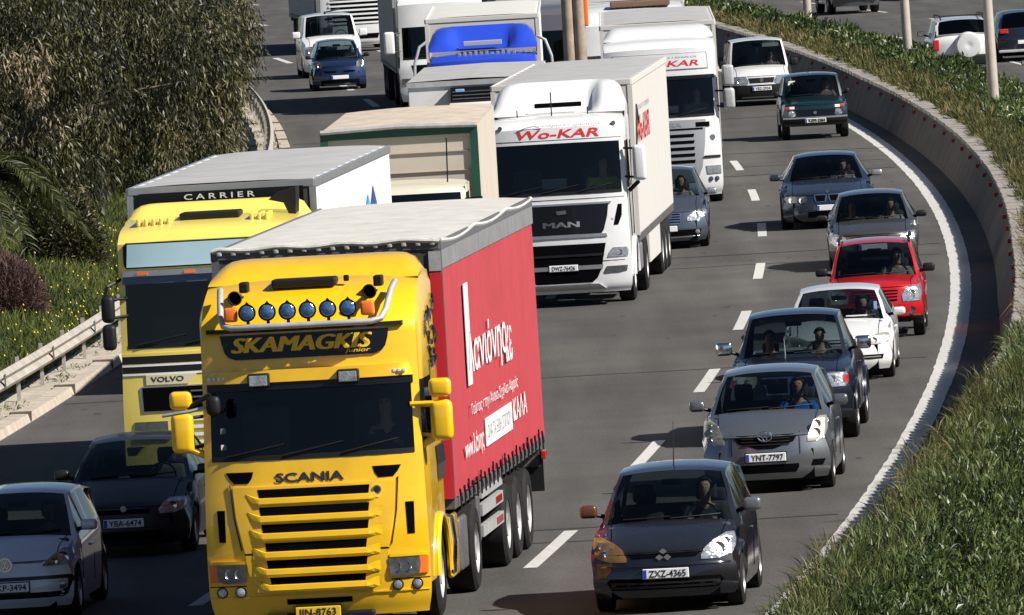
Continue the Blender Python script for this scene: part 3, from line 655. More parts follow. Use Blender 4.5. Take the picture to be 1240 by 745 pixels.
def mirror(root, x, y, z, m, w=.19, h=.14, side=1, d=.12, tri=True):
    mb = MB().rbox(min(x, x + side * w), max(x, x + side * w), y, y + d, z - h / 2, z + h / 2, .045, 4)
    o = mb.build('mirror', m, root, True)
    MB().tube([(x + side * .04, y + d * .7, z - h * .25), (x - side * .09, y + d + .04, z - h * .5)], .025, 8).build('mirror_arm', M['black'], o, True)
    MB().box(min(x + side * .02, x + side * (w - .02)), max(x + side * .02, x + side * (w - .02)), y + d - .004, y + d + .004, z - h / 2 + .02, z + h / 2 - .02).build('mirror_glass', M['chrome'], o)
    return o
def car(label, cat, X, Y, s, name='car', group=None, flip=False):
    """front bumper centre at (X,Y); local y runs backwards, x to the car's own left (right in the picture)"""
    a = math.atan(dC(Y)) + s.get('yaw', 0)
    root = empty(name, (X, Y, s.get('z', 0.)), -a + (math.pi if flip else 0), s.get('sc', 1.)); tag(root, label, cat, group)
    W, L, H = s['W'] / 2, s['L'], s['H']; zf = s['zf']; yc, zc = s['cowl']; yr = s['yr']; ye = s['ye']; zb0 = s.get('zb', .18)
    tl = s.get('tl', yc + .55)
    wr = s.get('wr', W * .68); wc = s.get('wc', W * .86); nb = s.get('bow', .22); nose = s.get('nose', 0.)
    zt = s.get('ztail', .95); ycd = s.get('yrd', L - .5)      # tail: where the rear glass meets body
    segs = [('fascia', 14, [(.05, zb0, W * .90, 0, nb), (0., zb0 + .12, W * .955, 0, nb), (-.0, zb0 + (zf - zb0) * .55, W * .955, 0, nb), (.05 + nose, zf, W * .87, .02, nb * .85)]),
            ('hood', 12, [(.14 + nose, zf + .055, W * .855, .035, nb * .7), ((yc + .1) / 2, (zf + zc) / 2 + s.get('hb', .045), W * .85, .07, .10), (yc, zc, wc, .05, .16)]),
            ('wind', 8, [((yc + yr) / 2, (zc + H) / 2 + .02, (wc + wr) / 2, .05, .15), (yr, H - .05, wr, .055, .11)]),
            ('roof', 14, [(yr + .35, H - .012, wr + .01, .06, .0), ((yr + ye) / 2 + .2, H, wr + .01, .06, 0), (ye, H - .06, wr - .01, .06, -.02)]),
            ('rear', 8, [((ye + ycd) / 2, (H + zt) / 2 + .03, (wr + wc) / 2, .05, -.05), (ycd, zt, wc * .97, .03, -.08)]),
            ('deck', 6, [(L - .12, s.get('zd', zt - .06), W * .86, .02, -.12)]),
            ('tail', 8, [(L, zt - .25, W * .93, 0, -.15), (L, .5, W * .95, 0, -.15), (L - .04, .28, W * .9, 0, -.12)])]
    sk = Skin(segs); belt = s.get('belt', (zc - .03, zt + .05)); tum = s.get('tum', .05)
    def rows(y, Ex, Ez):
        zb = belt[0] + (belt[1] - belt[0]) * min(1, max(0, (y - yc) / (L - yc - .3))); zb = min(zb, Ez - .02)
        p = np.interp(y, [.15, .75, L - .9, L - .12], [W * .945, W, W, W * .94]); bx = max(Ex + .004, p - tum); 
        lerp = lambda t: (Ex + (bx - Ex) * t, Ez + (zb - Ez) * t)
        return [(Ex, Ez), lerp(.07), lerp(.93), (bx, zb), (p - tum * .35, zb - .07), (p, zb - .2), (p + .004, (zb + .3) / 2 - .02), (p - .005, .36), (p - .03, zb0 + .02)]
    r = s.get('r', .31); ax = (s.get('axf', .82), s['axr']); gy = s.get('gy', (yc + .12, ye + .35)); bp = s.get('bp', yc + 1.25)
    arch = [(ax[0], r, r + .055), (ax[1], r, r + .055)]
    body = shell(sk, root, s['paint'], rows, gy, [(bp - .05, bp + .05)], 1, arches=arch, glass=s.get('glass', 'glass'), sideglass=s.get('sglass', 'glass'))
    # underbody, arch liners, floor, dashboard, seats
    MB().box(-W + .24, W - .24, .12, L - .15, zb0 - .01, .55).box(-W + .06, W - .06, ax[0] + r + .08, ax[1] - r - .08, zb0 + .03, .5).build('underbody', M['void'], root)
    MB().rbox(-wc + .06, wc - .06, yc - .06, yc + .30, zc - .35, zc - .055, .04).build('dashboard', M['dash'], root)
    se = MB()
    hs = min(0, H - 1.5)
    for sx in (1, -1):
        se.rbox(sx * .36 - .24, sx * .36 + .24, yc + .95, yc + 1.12, .5, 1.10 + hs, .06); se.rbox(sx * .36 - .12, sx * .36 + .12, yc + 1.0, yc + 1.1, 1.12 + hs, 1.32 + hs, .04)
        se.rbox(sx * .36 - .24, sx * .36 + .24, yc + .5, yc + 1.05, .42, .58, .05)
    if s.get('rear_seats', True):
        se.rbox(-.58, .58, yc + 1.75, yc + 1.92, .45, 1.05 + hs, .06); [se.rbox(x - .12, x + .12, yc + 1.78, yc + 1.88, 1.04 + hs, 1.2 + hs, .04) for x in (-.4, .4)]
    se.build('seats', M['seat'], root, True)
    st = MB(); cx, cy, cz = .36, yc + .42, zc - .03; pts = []
    for k in range(21): t = 2 * math.pi * k / 20; pts.append((cx + .18 * math.cos(t), cy + .07 * math.sin(t), cz + .17 * math.sin(t)))
    st.tube(pts, .014, 6, False).build('steering_wheel', M['black'], root, True)
    mi = MB().rbox(-.12, .12, yr + .02, yr + .06, H - .22, H - .15, .02).build('rear_view_mirror', M['black'], root)
    for sx in (1, -1):
        for a_ in ax: wheel(root, sx * (W - .115), a_, r, s.get('tw', .195), s.get('rimr', .62), sx, s.get('spokes', 5), s.get('rimm', 'alloy'))
    # wipers lying along the foot of the windscreen
    for x0, x1 in ((-.52, .02), (.02, .58)):
        wp = MB(); P = []
        for k in range(6):
            x = x0 + (x1 - x0) * k / 5; z = zc + .015 + .02 * k / 5; P.append((x, sk.front(x, z) - .015, z))
        wp.tube(P, .009, 5).build('wiper', M['black'], root)
    # door shut lines and handles on both flanks
    for sx in (1, -1):
        hd = MB().rbox(min(sx * (W - .01), sx * (W + .022)), max(sx * (W - .01), sx * (W + .022)), bp - .32, bp - .14, belt[0] - .17, belt[0] - .135, .012)
        hd.build('door_handle', s.get('handle', s['paint']), root)
    for sg in (1, -1):
        i0, i1 = sk.start['hood'] + 1, sk.start['wind']
        P = [(x, y - .001, z + .001) for x, y, z in (sk.pt(i, sg * .86) for i in range(i0, i1 + 1))]; MB().tube(P, .0055, 4).build('bonnet_gap', M['void'], root)
        for yy, zlo in ((bp - 1.02, .42), (bp, .34), (bp + .95, .62)):
            if yy < L - .7: MB().tube([(sg * (W - tum - .004), yy, belt[0] - .01), (sg * (W - .012), yy, belt[0] - .12), (sg * (W + .003), yy, (belt[0] + .3) / 2), (sg * (W - .006), yy, zlo)], .006, 4).build('door_gap', M['void'], root)
    P = [(W * f, sk.front(W * f, zf - .012) - .001, zf - .012) for f in np.linspace(-.84, .84, 15)]; MB().tube(P, .005, 4).build('bonnet_gap', M['void'], root)
    mm = s.get('mirm', s['paint']); mz = s.get('mz', zc + .08); mw = s.get('mw', .2); mh = s.get('mh', .14); my = yc + .30
    mx = W - .02 + s.get('mo', .0)
    mR = mirror(root, mx, my, mz, s.get('mirR', mm), mw, mh, 1); mL = mirror(root, -mx, my, mz, s.get('mirL', mm), mw, mh, -1)
    # shut line between bonnet and nose
    return root, sk, W
def letters_on(sk, root, s, cx, z, h, m, width=None, d=.012, **k):
    return text('lettering', s, cx, z, h, m, root, y=sk.front(cx, z + h / 2) - d, width=width, **k)
def driver_in(root_args, label, X, Y, s, col, hair='hair', pose='drive', lx=.36, extra=0., zz=0.):
    """sits a person in the driver's (or another) seat of the car whose front is at X, Y"""
    a = math.atan(dC(Y)) + s.get('yaw', 0); yc = s['cowl'][0]; ly = yc + .85 + extra; k = s.get('sc', 1.)
    x = X + k * (lx * math.cos(a) + ly * math.sin(a)); y = Y + k * (-lx * math.sin(a) + ly * math.cos(a))
    hs = min(0, s['H'] - 1.5)
    return person(label, (x, y, (s.get('seatz', .50) + hs) * k + zz), -a, jacket(col), M[hair], pose, .98 * k)
# ------------------------------------------------------------------ the cars in the picture
def B(**k): return k
# --- nearest dark grey hatchback
s = B(W=1.70, L=3.87, H=1.54, zf=.68, cowl=(.98, .98), yr=1.72, ye=3.45, axr=3.30, axf=.80, r=.30, paint=paint('graphite_paint', (.034, .035, .042), .7, .26), sc=1.03, wr=.60, wc=.765, mz=1.09, mw=.2, mh=.15,
      mirL=paint('brown_paint', (.10, .03, .012)), mirR=paint('silver_grey_paint', (.22, .23, .25), .6), belt=(.93, 1.05), seatz=.56)
cx_, cy_ = 1.57, 132.3
class Lean:
    def __init__(s, sk, zb, k=.42): s.sk, s.zb, s.k = sk, zb, k
    def front(s, x, z): return min(s.sk.front(x, z), s.sk.front(x, s.zb) + s.k * max(0, z - s.zb))
def lamp2(root, sk, rows, lens='lens', bulbs=(), name='headlamp', d=.012, sides=(1, -1), lensL=None, bul='chrome'):
    out = []; sk = Lean(sk, min(r_[0] for r_ in rows))
    for sg in sides:
        rr = [(z, min(sg * a, sg * b), max(sg * a, sg * b)) for z, a, b in rows]
        o = plate(sk, rr, d, M[lensL or lens] if sg < 0 else M[lens], name, root, 8)[0]
        for bx, bz, br in bulbs: disc(sk, sg * bx, bz, br, M[bul], 'lamp_bulb', o, d + .006, -.5)
        out.append(o)
    return out
root, sk, W = car('nearest dark grey hatchback with one dark red front wing and a yellowed lamp', 'car', cx_, cy_, s, 'hatchback_car')
lamp2(root, sk, [(.86, .70, .79), (.79, .56, .805), (.71, .46, .80), (.63, .42, .76), (.585, .42, .6)], 'lens', [(.62, .70, .065), (.70, .77, .04)], lensL='amber')
plate(sk, [(.92, -.80, -.64), (.83, -.83, -.74), (.62, -.83, -.72), (.50, -.82, -.70), (.40, -.81, -.74)], .004, paint('dark_red_paint', (.10, .006, .008)), 'front_wing', root)[0]['label'] = 'dark red replacement front wing'
plate(sk, [(.575, -.77, -.58), (.50, -.76, -.60), (.42, -.75, -.66)], .006, mat('worn_amber_paint', (.22, .10, .02), .5, var=.5, vscale=9), 'bumper_corner', root)[0]['label'] = 'brownish amber patch on the bumper corner'
plate(sk, [(.69, -.40, .40), (.655, -.40, .40), (.62, -.36, .36)], .004, M['void'], 'upper_grille', root)
for q in ((0, .695), (-.045, .628), (.045, .628)):
    y_ = sk.front(0, .66) - .028; MB().prism([(q[0] - .045, q[1]), (q[0], q[1] - .034), (q[0] + .045, q[1]), (q[0], q[1] + .034)], y_, y_ + .02).build('badge', M['chrome'], root)
plate(sk, [(.40, -.62, .62), (.36, -.66, .66), (.27, -.60, .60)], .004, M['void'], 'lower_grille', root)
for z in (.30, .345): plate(sk, [(z - .012, -.60, .60), (z + .012, -.62, .62)], .02, M['black'], 'grille_bar', root)
plate(sk, [(.565, -.46, .46), (.545, -.74, .74), (.53, -.74, .74)], .012, s['paint'], 'bumper_lip', root)
plate_no(root, 'ZXZ-4365', 0.02, .45, y=-.035)
MB().tube([(0, 2.1, 1.50), (0, 2.35, 2.0)], [.008, .003], 6).build('aerial', M['black'], root)
driver_in(0, 'driver of the dark grey hatchback in a dark coat', cx_, cy_, s, (.03, .03, .035))
# --- silver hatchback
s = B(W=1.70, L=3.75, H=1.53, zf=.74, cowl=(.88, 1.03), yr=1.62, ye=3.35, axr=3.22, axf=.76, r=.295, paint=paint('silver_paint', (.24, .255, .27), .75, .26), sc=1.03, wr=.585, wc=.75, mz=1.10, bow=.26, belt=(.97, 1.06), seatz=.56)
cx_, cy_ = 3.24, 152.2
root, sk, W = car('silver grey hatchback with a black plate frame and oval badge, behind the nearest car', 'car', cx_, cy_, s, 'hatchback_car')
lamp2(root, sk, [(.955, .70, .79), (.90, .62, .80), (.80, .58, .80), (.70, .54, .76), (.645, .54, .66)], 'yelens', [(.66, .86, .055), (.65, .75, .06)])
plate(sk, [(.755, -.37, .37), (.72, -.40, .40), (.66, -.36, .36), (.60, -.18, .18), (.575, -.1, .1)], .004, M['void'], 'upper_grille', root)
for z in (.63, .67, .71): plate(sk, [(z - .006, -.30, .30), (z + .006, -.32, .32)], .012, M['black'], 'grille_bar', root)
y_ = sk.front(0, .735) - .03
for rx, rz in ((.09, .062), (.03, .06), (.07, .022)):
    MB().tube([(rx * math.cos(2 * math.pi * k / 24), y_, .738 + (0.015 if rz < .03 else 0) + rz * math.sin(2 * math.pi * k / 24)) for k in range(25)], .009, 6, False).build('badge', M['chrome'], root, True)
plate(sk, [(.375, -.42, .42), (.33, -.42, .42), (.265, -.38, .38)], .004, M['void'], 'lower_grille', root)
for sg in (1, -1): plate(sk, [(.41, .60 if sg > 0 else -.76, .76 if sg > 0 else -.60), (.33, .57 if sg > 0 else -.72, .72 if sg > 0 else -.57)], .004, M['void'], 'fog_recess', root)
for sg in (1, -1):
    for z0, z1 in ((.78, .56),): plate(sk, [(.78, sg * .44 - .006, sg * .44 + .006), (.5, sg * .44 - .006, sg * .44 + .006)], .006, M['black'], 'panel_gap', root)
plate_no(root, 'YNT-7797', 0., .47, y=-.035)
driver_in(0, 'driver in a bright blue jacket at the wheel of the silver hatchback', cx_, cy_, s, (.01, .16, .62))
MB().prism([(-.10, 1.20), (-.02, 1.20), (-.03, 1.26), (-.06, 1.31), (-.09, 1.26)], 1.5, 1.505).build('hanging_ornament', mat('pink_tag', (.7, .25, .3)), root)
# --- black pickup
s = B(W=1.80, L=5.05, H=1.78, zf=.98, cowl=(1.30, 1.20), yr=2.0, ye=3.35, axr=4.0, axf=.88, r=.37, zb=.32, tw=.25, paint=paint('black_blue_paint', (.012, .014, .024), .2, .22), wr=.63, wc=.76, mz=1.30, mw=.23, mh=.19, bow=.22, ztail=1.12, yrd=3.75, zd=1.10, belt=(1.14, 1.10), mirm=M['chrome'], seatz=.68, gy=(1.45, 3.5), rear_seats=False, hb=.06)
cx_, cy_ = 3.86, 162.7
root, sk, W = car('black double cab pickup with chrome mirrors and tall tyres, between silver and white hatchbacks', 'pickup truck', cx_, cy_, s, 'pickup_truck')
lamp2(root, sk, [(.97, .47, .80), (.90, .46, .83), (.82, .50, .82), (.77, .60, .78)], 'lens', [(.60, .88, .055)])
for sg in (1, -1): plate(sk, [(.93, min(sg * .76, sg * .83), max(sg * .76, sg * .83)), (.83, min(sg * .76, sg * .83), max(sg * .76, sg * .83))], .02, M['red'], 'indicator_lamp', root)
plate(sk, [(.95, -.40, .40), (.70, -.34, .34)], .004, M['chrome'], 'radiator_grille', root)
plate(sk, [(.93, -.36, -.03), (.72, -.31, -.03)], .01, M['void'], 'grille_mesh', root); plate(sk, [(.93, .03, .36), (.72, .03, .31)], .01, M['void'], 'grille_mesh', root)
lamp2(root, sk, [(.66, .62, .74), (.58, .62, .74)], 'lens', [(.68, .62, .05)], 'fog_lamp')
MB().tube([(-.1, 1.2, 1.19), (-.1, 1.1, 1.45)], [.008, .004], 6).build('aerial', M['chrome'], root)
for sx in (1, -1):
    for yy in (.88, 4.0):
        fl = MB()
        P = [(sx * (.905), yy + .45 * math.cos(t), .37 + .45 * math.sin(t)) for t in np.linspace(0.1, math.pi - .1, 14)]
        fl.tube(P, .03, 8).build('wheel_arch_flare', s['paint'], root, True)
MB().box(-.5, .45, 2.4, 2.45, 1.60, 1.68).build('sun_strip', M['paper'], root)
driver_in(0, 'driver of the black pickup raising a hand near the face', cx_, cy_, s, (.03, .03, .04), pose='wave')
driver_in(0, 'front passenger of the black pickup in dark clothes', cx_, cy_, s, (.02, .02, .025), lx=-.36, pose='rest')
# --- white hatchback
s = B(W=1.71, L=4.10, H=1.40, zf=.66, cowl=(1.0, .93), yr=1.80, ye=3.4, axr=3.45, axf=.84, r=.30, zb=.17, paint=paint('white_paint', (.68, .68, .67), 0., .35, var=.03), wr=.60, wc=.75, mz=.99, mw=.2, mh=.12, bow=.26, belt=(.88, .98))
cx_, cy_ = 4.98, 177.4
root, sk, W = car('white hatchback with clear round-edged lamps, between black pickup and red car', 'car', cx_, cy_, s, 'hatchback_car')
lamp2(root, sk, [(.72, .62, .78), (.66, .46, .80), (.60, .42, .79), (.555, .44, .70)], 'yelens', [(.56, .62, .05)])
plate(sk, [(.40, .36, .70), (.33, .36, .68)], .004, M['void'], 'bumper_slot', root); plate(sk, [(.40, -.70, -.36), (.33, -.68, -.36)], .004, M['void'], 'bumper_slot', root)
plate(sk, [(.375, .38, .66), (.355, .38, .66)], .01, M['alloy'], 'bumper_trim', root)
plate(sk, [(.70, -.28, .28), (.60, -.22, .22)], .004, M['void'], 'upper_grille', root)
plate(sk, [(.60, -.7, .7), (.59, -.7, .7)], .003, M['black'], 'panel_gap', root)
plate_no(root, '', 0., .42)
MB().box(.12, .45, 1.02, 1.03, .955, .975).build('white_card', M['paper'], root); MB().box(.55, .60, 1.30, 1.31, 1.02, 1.16).build('window_sticker', mat('sticker_blue', (.25, .4, .7)), root)
driver_in(0, 'driver of the white hatchback in a grey jumper', cx_, cy_, s, (.08, .08, .09))
# --- red car
s = B(W=1.62, L=3.77, H=1.58, zf=.86, cowl=(.92, 1.02), yr=1.55, ye=3.3, axr=3.10, axf=.74, r=.31, zb=.27, paint=paint('red_paint', (.46, .007, .010), .05, .3), wr=.60, wc=.73, mz=1.09, mw=.2, mh=.14, bow=.2, belt=(.97, 1.05), mirm=M['black'], seatz=.58)
cx_, cy_ = 5.97, 189.3
root, sk, W = car('bright red tall hatchback with roof rails and black mirrors', 'car', cx_, cy_, s, 'hatchback_car')
lamp2(root, sk, [(.86, .60, .74), (.80, .50, .77), (.70, .44, .77), (.60, .46, .74)], 'lens', [(.60, .72, .07)])
plate(sk, [(.80, -.38, .38), (.62, -.36, .36)], .004, M['void'], 'radiator_grille', root)
for z in (.66, .71, .76): plate(sk, [(z - .012, -.37, .37), (z + .012, -.37, .37)], .015, s['paint'], 'grille_bar', root)
for sg in (1, -1): disc(sk, sg * .60, .45, .065, M['lensd'], 'fog_lamp', root, .02, -.4)
plate(sk, [(.36, -.78, .78), (.27, -.76, .76)], .02, M['black'], 'bumper_base', root)
for sg in (1, -1): MB().tube([(sg * .58, 1.62, 1.52), (sg * .575, 1.72, 1.60), (sg * .575, 2.9, 1.62), (sg * .58, 3.1, 1.55)], .02, 8).build('roof_rail', M['black'], root, True)
plate_no(root, '', 0., .50)
driver_in(0, 'driver of the red car with fair hair and a light scarf', cx_, cy_, s, (.35, .30, .22))
# --- grey saloon
s = B(W=1.70, L=4.30, H=1.40, zf=.66, cowl=(1.02, .90), yr=1.75, ye=3.3, axr=3.55, axf=.85, r=.30, zb=.17, paint=paint('grey_brown_paint', (.10, .096, .092), .6, .26), wr=.59, wc=.73, mz=.94, mw=.2, mh=.12, bow=.24, belt=(.85, .98), mirm=M['black'], ztail=1.0)
cx_, cy_ = 6.77, 214.0
root, sk, W = car('matt grey compact car with large clear lamps, right behind the red hatchback', 'car', cx_, cy_, s, 'hatchback_car')
lamp2(root, sk, [(.68, .66, .79), (.62, .52, .80), (.52, .46, .78), (.46, .48, .70)], 'lens', [(.62, .56, .06)])
plate(sk, [(.62, -.3, .3), (.54, -.28, .28)], .004, M['void'], 'radiator_grille', root); plate(sk, [(.34, -.5, .5), (.24, -.48, .48)], .004, M['void'], 'lower_grille', root)
plate_no(root, '', 0., .42)
driver_in(0, 'driver of the matt grey compact car in a white top', cx_, cy_, s, (.5, .5, .5))
driver_in(0, 'front passenger of the matt grey compact car in dark clothes', cx_, cy_, s, (.04, .04, .04), lx=-.36, pose='rest')
# --- blue grey saloon
s = B(W=1.90, L=5.0, H=1.47, zf=.70, cowl=(1.32, .97), yr=2.05, ye=3.55, axr=3.95, axf=.92, r=.33, zb=.16, tw=.24, paint=paint('blue_grey_paint', (.045, .058, .085), .65, .25), wr=.62, wc=.80, mz=1.02, mw=.22, mh=.13, bow=.24, belt=(.90, 1.0), ztail=1.02, yrd=4.2, mirR=M['alloy'], mo=.0)
cx_, cy_ = 6.50, 232.8
root, sk, W = car('large blue grey saloon with twin kidney grille and paired round lamps', 'car', cx_, cy_, s, 'saloon_car')
lamp2(root, sk, [(.68, .44, .86), (.62, .42, .88), (.55, .44, .86)], 'lensd', [(.52, .60, .062), (.72, .61, .07)], bul='paper')
for a_, b_ in ((-.27, -.02), (.02, .27)):
    plate(sk, [(.70, a_, b_), (.62, a_ - .0, b_ + .0), (.545, a_ + .03, b_ - .03)], .012, M['chrome'], 'kidney_grille', root); plate(sk, [(.685, a_ + .015, b_ - .015), (.56, a_ + .04, b_ - .04)], .018, M['void'], 'grille_mesh', root)
plate(sk, [(.36, -.40, .40), (.24, -.42, .42)], .004, M['void'], 'lower_grille', root)
for sg in (1, -1): disc(sk, sg * .64, .36, .05, M['lensd'], 'fog_lamp', root, .015, -.3)
disc(sk, 0., .745, .04, M['chrome'], 'badge', root, .02)
plate_no(root, '', 0.04, .43)
driver_in(0, 'driver of the large blue grey saloon in a pale shirt', cx_, cy_, s, (.4, .4, .42), pose='wave')
# --- green off-roader
s = B(W=1.68, L=3.72, H=1.60, zf=.86, cowl=(1.05, 1.05), yr=1.42, ye=3.2, axr=2.95, axf=.70, r=.345, zb=.34, tw=.2, paint=paint('dark_green_paint', (.002, .019, .021), .1, .3), wr=.66, wc=.745, mz=1.12, mw=.12, mh=.14, bow=.10, belt=(.98, 1.0), mirm=M['black'], ztail=1.0, yrd=3.45, seatz=.62, bp=2.3)
cx_, cy_ = 7.76, 284.7
root, sk, W = car('dark green boxy off-roader with round lamps and a thin chrome bumper', 'off-roader', cx_, cy_, s, 'off_roader')
plate(sk, [(.74, -.66, .66), (.56, -.66, .66)], .004, M['gloss'], 'radiator_grille', root)
for sg in (1, -1):
    disc(sk, sg * .575, .655, .095, M['chrome'], 'headlamp', root, .03, -.2); disc(sk, sg * .575, .655, .07, M['lens'], 'headlamp_glass', root, .035, .4)
    a_, b_ = sorted((sg * .50, sg * .62)); plate(sk, [(.83, a_, b_), (.77, a_, b_)], .02, M['paper'], 'side_lamp', root)
    a_, b_ = sorted((sg * .62, sg * .72)); plate(sk, [(.83, a_, b_), (.77, a_, b_)], .02, M['red'], 'indicator_lamp', root)
plate(sk, [(.56, -.80, .80), (.52, -.80, .80)], .05, M['alloy'], 'front_bumper', root); plate(sk, [(.52, -.80, .80), (.40, -.78, .78)], .045, M['black'], 'bumper_base', root)
disc(sk, 0, .66, .04, M['chrome'], 'badge', root, .03)
plate_no(root, 'YZM-2261', .0, .47, y=-.09)
st = MB().box(-.58, -.52, 1.33, 1.335, 1.18, 1.38).box(-.56, -.40, 1.34, 1.345, 1.38, 1.43); st.build('window_sticker', M['paper'], root)
driver_in(0, 'driver of the dark green off-roader in a patterned shirt', cx_, cy_, s, (.3, .2, .22))
# --- white delivery van with black bumper
s = B(W=1.79, L=4.4, H=1.80, zf=.82, cowl=(.90, 1.08), yr=1.45, ye=4.0, axr=3.55, axf=.86, r=.31, zb=.18, paint=paint('van_white', (.68, .68, .67), 0., .35, var=.03), wr=.70, wc=.80, mz=1.12, mw=.2, mh=.2, bow=.18, belt=(1.03, 1.1), mirm=M['black'], ztail=1.0, yrd=4.2, seatz=.62, hb=.06)
cx_, cy_ = 7.13, 313.0
root, sk, W = car('white small delivery van with a dark unpainted bumper, in front of the concrete wall', 'van', cx_, cy_, s, 'delivery_van')
lamp2(root, sk, [(.80, .42, .76), (.70, .36, .80), (.62, .36, .78), (.58, .42, .7)], 'lens', [(.6, .70, .07)])
plate(sk, [(.76, -.36, .36), (.62, -.32, .32)], .004, M['black'], 'radiator_grille', root); disc(sk, 0., .70, .055, M['chrome'], 'badge', root, .02)
plate(sk, [(.57, -.83, .83), (.17, -.81, .81)], .012, M['black'], 'front_bumper', root); plate(sk, [(.25, -.55, .6), (.22, -.55, .6)], .022, M['alloy'], 'bumper_trim', root)
plate_no(root, 'YBZ-2934', .0, .47, y=-.04)
MB().box(-.03, .02, 1.35, 1.355, 1.40, 1.56).build('window_sticker', M['paper'], root); MB().box(.15, .6, 1.5, 1.51, 1.56, 1.66).build('sun_strip', M['paper'], root)
driver_in(0, 'driver of the white delivery van with one hand up', cx_, cy_, s, (.3, .28, .26), pose='wave')
# --- grey family car beside the white trucks
s = B(W=1.78, L=4.3, H=1.58, zf=.74, cowl=(.98, 1.04), yr=1.75, ye=3.6, axr=3.6, axf=.86, r=.32, zb=.16, paint=paint('steel_grey_paint', (.10, .115, .14), .6, .28), wr=.62, wc=.78, mz=1.07, mw=.2, mh=.13, bow=.26, belt=(.97, 1.06), mirR=M['alloy'], seatz=.56)
cx_, cy_ = 3.09, 227.3
root, sk, W = car('steel grey family car half hidden behind the white articulated truck', 'car', cx_, cy_, s, 'family_car')
lamp2(root, sk, [(.76, .70, .84), (.70, .56, .86), (.62, .46, .82), (.55, .46, .70)], 'lens', [(.64, .66, .06), (.75, .72, .04)])
plate(sk, [(.72, -.36, .36), (.50, -.30, .30)], .006, M['chrome'], 'radiator_grille', root)
for z in (.54, .59, .64, .69): plate(sk, [(z - .012, -.32, .32), (z + .012, -.32, .32)], .012, M['void'], 'grille_slot', root)
plate(sk, [(.38, -.74, .74), (.26, -.70, .70)], .004, M['void'], 'lower_grille', root); plate(sk, [(.245, -.7, .7), (.225, -.7, .7)], .015, M['chrome'], 'bumper_trim', root)
for sg in (1, -1): disc(sk, sg * .66, .33, .045, M['lens'], 'fog_lamp', root, .02, .3)
plate_no(root, '', 0., .41)
driver_in(0, 'driver of the steel grey family car in a light shirt', cx_, cy_, s, (.4, .38, .38))
# --- small blue car far left
s = B(W=1.66, L=3.72, H=1.52, zf=.74, cowl=(.80, .96), yr=1.50, ye=3.3, axr=3.15, axf=.74, r=.29, zb=.15, paint=paint('blue_paint', (.008, .022, .075), .4, .3), wr=.56, wc=.72, mz=1.02, mw=.17, mh=.12, bow=.26, belt=(.92, 1.0), mirm=M['black'], seatz=.54)
cx_, cy_ = -4.82, 351.0
root, sk, W = car('small round blue car in front of the white van', 'car', cx_, cy_, s, 'hatchback_car')
lamp2(root, sk, [(.90, .62, .72), (.84, .54, .76), (.74, .52, .76), (.68, .56, .68)], 'lensd', [(.62, .79, .06)])
for a_, b_ in ((-.48, -.10), (.10, .48)): plate(sk, [(.60, a_, b_), (.54, a_ + .03, b_ - .03)], .004, M['void'], 'upper_grille', root)
plate(sk, [(.32, -.6, .6), (.22, -.55, .55)], .004, M['void'], 'lower_grille', root); plate_no(root, '', 0., .40)
MB().box(-.35, .45, 1.6, 1.61, 1.20, 1.30).build('sun_strip', M['paper'], root)
# --- white van far left
s = B(W=1.92, L=4.8, H=2.0, zf=1.0, cowl=(.85, 1.32), yr=1.35, ye=4.5, axr=4.0, axf=.95, r=.33, zb=.2, paint=paint('van_white', (.70, .70, .70), 0., .35, var=.03), wr=.76, wc=.86, mz=1.36, mw=.26, mh=.22, bow=.2, belt=(1.26, 1.3), ztail=1.1, yrd=4.65, seatz=.9, hb=.08)
cx_, cy_ = -5.22, 366.0
root, sk, W = car('white passenger van on the hard shoulder behind the small blue car', 'van', cx_, cy_, s, 'passenger_van')
lamp2(root, sk, [(1.0, .62, .80), (.90, .56, .86), (.78, .54, .86), (.72, .6, .8)], 'lens', [(.7, .86, .08)])
plate(sk, [(.90, -.5, .5), (.72, -.46, .46)], .004, M['void'], 'radiator_grille', root)
MB().box(.2, .6, 1.45, 1.46, 1.74, 1.77).build('sun_strip', M['paper'], root)
MB().tube([(-.1, 1.5, 1.98), (-.1, 1.7, 2.03), (.5, 4.3, 2.06)], .03, 6).build('roof_rail', M['black'], root)
# --- black car in the trucks' shade
s = B(W=1.70, L=4.1, H=1.46, zf=.66, cowl=(1.0, .97), yr=1.75, ye=3.4, axr=3.45, axf=.84, r=.30, zb=.17, paint=paint('black_paint', (.006, .006, .008), 0., .4, .25), wr=.60, wc=.76, mz=1.02, mw=.2, mh=.13, bow=.26, belt=(.92, 1.02))
cx_, cy_ = -5.11, 146.9
root, sk, W = car('black hatchback in the shade in front of the pale yellow truck', 'car', cx_, cy_, s, 'hatchback_car')
lamp2(root, sk, [(.74, .58, .76), (.68, .50, .79), (.60, .44, .78), (.55, .46, .64)], 'lens', [(.62, .64, .055)])
plate(sk, [(.62, -.34, .34), (.56, -.32, .32)], .004, M['void'], 'upper_grille', root); plate(sk, [(.34, -.5, .5), (.24, -.48, .48)], .004, M['void'], 'lower_grille', root)
plate_no(root, 'YBA-6474', 0., .45, y=-.03); disc(sk, 0, .63, .04, M['chrome'], 'badge', root, .02)
MB().box(-.10, .16, 1.7, 1.71, 1.2, 1.3).build('window_sticker', mat('yellow_paper', (.6, .55, .12)), root)
